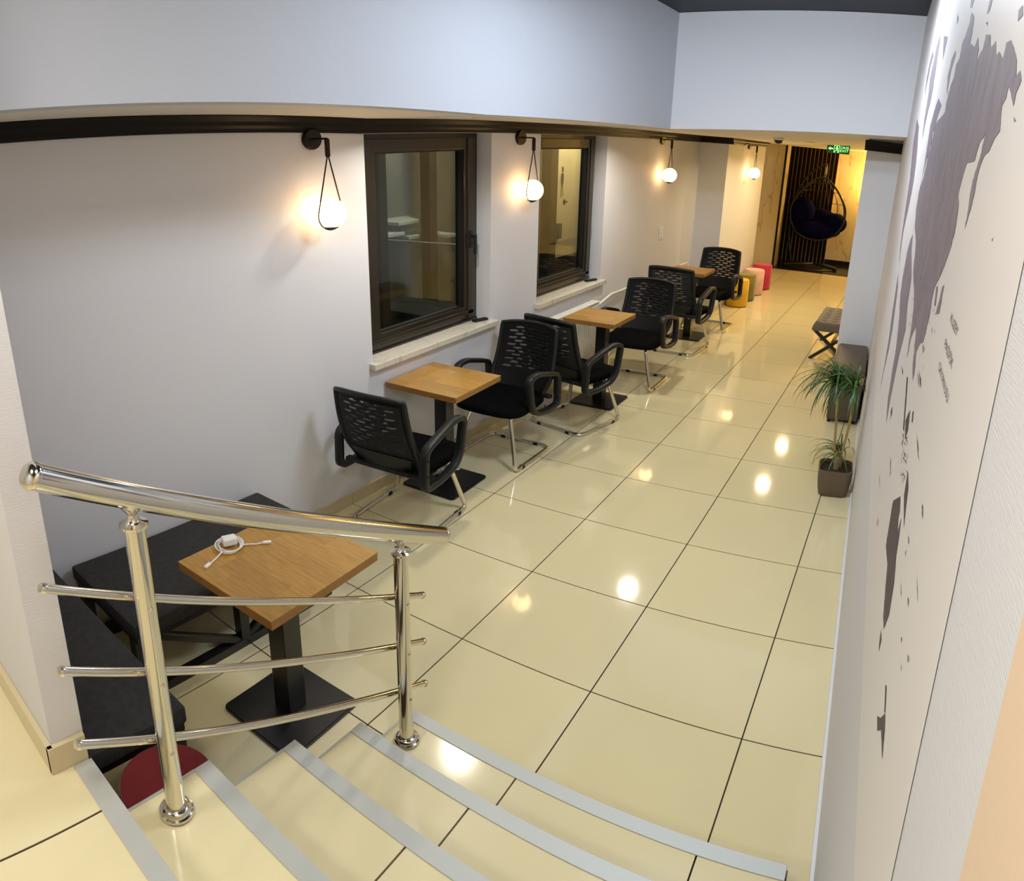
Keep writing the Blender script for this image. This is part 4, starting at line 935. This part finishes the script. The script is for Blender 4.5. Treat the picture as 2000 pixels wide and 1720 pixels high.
# ---- potted dracaena
pl = thing('potted_dracaena', 'dracaena plant with arching narrow leaves in a square taupe pot by the mural wall', 'plant', (0.06, 0.335, 0), 0.1)
b = MB(); pr = [(0.078, 0.0), (0.088, 0.01), (0.098, 0.06), (0.106, 0.14), (0.108, 0.20), (0.106, 0.215), (0.099, 0.215), (0.097, 0.185)]
rings = [[b.bm.verts.new((x, y_, z)) for x, y_ in rounded(2*r, 2*r, r*0.42, 6)] for r, z in pr]
for A, B in zip(rings, rings[1:]):
    n = len(A)
    for i in range(n): b.bm.faces.new((A[i], A[(i+1) % n], B[(i+1) % n], B[i]))
b.bm.faces.new(rings[0][::-1])
b.obj('pot', mat('taupe_ceramic', srgb(104, 88, 72), 0.55, vary=(0.05, 12)), pl, smooth=True)
MB().prism(rounded(.19, .19, .04), 0.17, 0.19).obj('soil', mat('soil', srgb(52, 38, 22), 0.95, vary=(0.5, 60), bump=(0.8, 60)), pl)
M_STEM = mat('cane_bark', srgb(176, 150, 100), 0.7, vary=(0.2, 30, (1, 1, 4)))
M_LEAF = mat('dracaena_leaf', srgb(50, 84, 28), 0.4, vary=(0.35, 9), objrand=0.35)
def leaf_mesh(L, droop, wd):
    b = MB(); n = 9; prev = None
    th0 = 1.30; p = Vector((0, 0, 0)); th = th0
    for i in range(n+1):
        t_ = i/n; hw = wd*(math.sin(math.pi*min(1, t_*0.92+0.08))**0.6)*(1-t_*0.55) if i < n else 0.0004
        th = th0 - droop*t_**0.62
        if i: p = p + Vector((math.cos(th), 0, math.sin(th)))*(L/n)
        v = [b.bm.verts.new(p+Vector((0, -hw, 0.0015))), b.bm.verts.new(p+Vector((0, 0, 0))), b.bm.verts.new(p+Vector((0, hw, 0.0015)))]
        if prev:
            b.bm.faces.new((prev[0], prev[1], v[1], v[0])); b.bm.faces.new((prev[1], prev[2], v[2], v[1]))
        prev = v
    return b.mesh('leaf', M_LEAF, True)
LM = [leaf_mesh(L, d, wd) for L, d, wd in ((0.40, 2.70, .010), (0.44, 2.78, .0105), (0.48, 2.85, .010), (0.38, 2.35, .010), (0.30, 1.7, .009), (0.50, 2.82, .0095), (0.34, 2.6, .009))]
stems = [((-0.005, 0.0, .185), (-0.03, 0.01, .36), (-0.045, 0.02, .60), (-0.070, 0.03, .88), 78, 0.9), ((0.01, 0.005, .185), (0.03, 0.0, .40), (0.045, 0.0, .65), (0.045, 0.01, .86), 70, 0.9), ((0.025, 0.03, .185), (0.03, 0.03, .24), (0.03, 0.03, .27), (0.012, 0.03, .315), 34, 0.66)]
lr = random.Random(11)
for A, B, C_, D, n, sc in stems:
    sm_ = MB().tube(smooth_path([A, B, C_, D], 0.08), [0.010]*17 if False else 0.0085, 9).obj('stem', M_STEM, pl, smooth=True)
    for k in range(n):
        o = place('leaf', LM[lr.randrange(len(LM))], sm_, loc=(D[0], D[1], D[2]-0.05+0.07*k/n), rot=(0, lr.uniform(-.25, .2) - (0.0 if k < n*.7 else .5*(k-n*.7)/(n*.3)), 2.4*k+lr.uniform(-.3, .3)))
        f = sc*lr.uniform(.75, 1.05); o.scale = (f, f, f)
        # leaves that would reach into the wall are turned away from it
        room_ = rwx(0.335)-0.06-D[0]-0.012
        for _ in range(8):
            if math.cos(o.rotation_euler.z+0.1)*(max(v.co.x for v in o.data.vertices)+0.06)*f < room_: break
            o.rotation_euler.z += 1.9
MB().tube(smooth_path([(0.0, 0, .185), (-0.012, -.01, .30), (0.01, 0.0, .34)], .03), 0.012, 9).obj('stem', M_STEM, pl, smooth=True)

# ---- hanging egg chair
eg = thing('hanging_egg_chair', 'hanging egg chair with navy cushions on a curved black stand in the alcove', 'hanging chair', (-1.55, 9.75, 0))
M_NAVYC = mat('navy_velvet', srgb(7, 8, 50), 0.9, vary=(0.3, 6), inp={'Specular IOR Level': 0.05})
MB().lathe([(0, 0), (0.50, 0), (0.50, 0.012), (0.49, 0.018), (0, 0.018)], 40, at=(0.02, -0.05, 0.006)).obj('stand_base', M_BLKMET, eg)
for s in (-1, 1): MB().tube([(0.02, 0.2, 0.03), (0.02+s*.5, -0.25, 0.03)], 0.028, 12).obj('stand_foot', M_BLKMET, eg, smooth=True)
pole = [(-0.42, 0.28, 0.02), (-0.52, 0.28, 0.5), (-0.55, 0.26, 1.1), (-0.46, 0.2, 1.65), (-0.25, 0.1, 2.05), (0.0, 0.02, 2.24), (0.06, 0.0, 2.26)]
MB().tube(smooth_path(pole, 0.3, 6), 0.024, 12).obj('pole', M_BLKMET, eg, smooth=True)
sp_ = [(0.06+0.016*math.cos(i*.9), 0.016*math.sin(i*.9), 2.20-0.0028*i) for i in range(56)]
MB().tube([(0.06, 0, 2.25), (0.06, 0, 2.21)]+sp_+[(0.06, 0, 2.03), (0.06, 0, 1.99)], 0.005, 6).obj('spring', M_ALU, eg, smooth=True)
def egg(q, f=1.0):
    x = 0.50*math.sin(q)*(1+0.14*math.cos(q))*f; z = 1.30-0.68*math.cos(q)*f
    if math.cos(q) < 0: x *= (1-0.28*(-math.cos(q))**1.5)
    return x, z
rim = [(0.03+egg(2*math.pi*i/48)[0], -0.16+0.10*math.cos(2*math.pi*i/48*1)**2*0+0.0, egg(2*math.pi*i/48)[1]) for i in range(48)]
MB().tube(rim, 0.02, 10, closed=True).obj('basket_rim', M_BLKMET, eg, smooth=True)
for k in range(1, 7):
    ph = math.pi*k/7; pts_ = []
    for i in range(25):
        q = math.pi*i/24; x, z = egg(q); pts_.append((0.03+x*math.cos(ph), -0.16+abs(x)*math.sin(ph)*0.95, z))
    MB().tube(pts_, 0.007, 6).obj('basket_rib', M_BLKMET, eg, smooth=True)
for zq in (0.55, 0.9, 1.3, 1.75, 2.15, 2.5):
    x, z = egg(zq); MB().tube([(0.03+x*math.cos(math.pi*i/20), -0.16+x*math.sin(math.pi*i/20)*.95, z) for i in range(21)], 0.006, 6).obj('basket_hoop', M_BLKMET, eg, smooth=True)
cu = MB().sphere((0.03, 0.0, 0.84), 0.40, 28, 16, (1.12, 0.85, 0.50)).obj('seat_cushion', M_NAVYC, eg, smooth=True)
for (x, z, rx_, rz_) in ((-0.30, 1.16, .24, .36), (0.33, 1.02, .22, .22), (0.02, 1.04, .34, .26)):
    MB().sphere((x+.03, 0.08 if abs(x) < .1 else -.04, z), 1.0, 20, 12, (rx_, 0.16, rz_)).obj('back_cushion', M_NAVYC, eg, smooth=True)
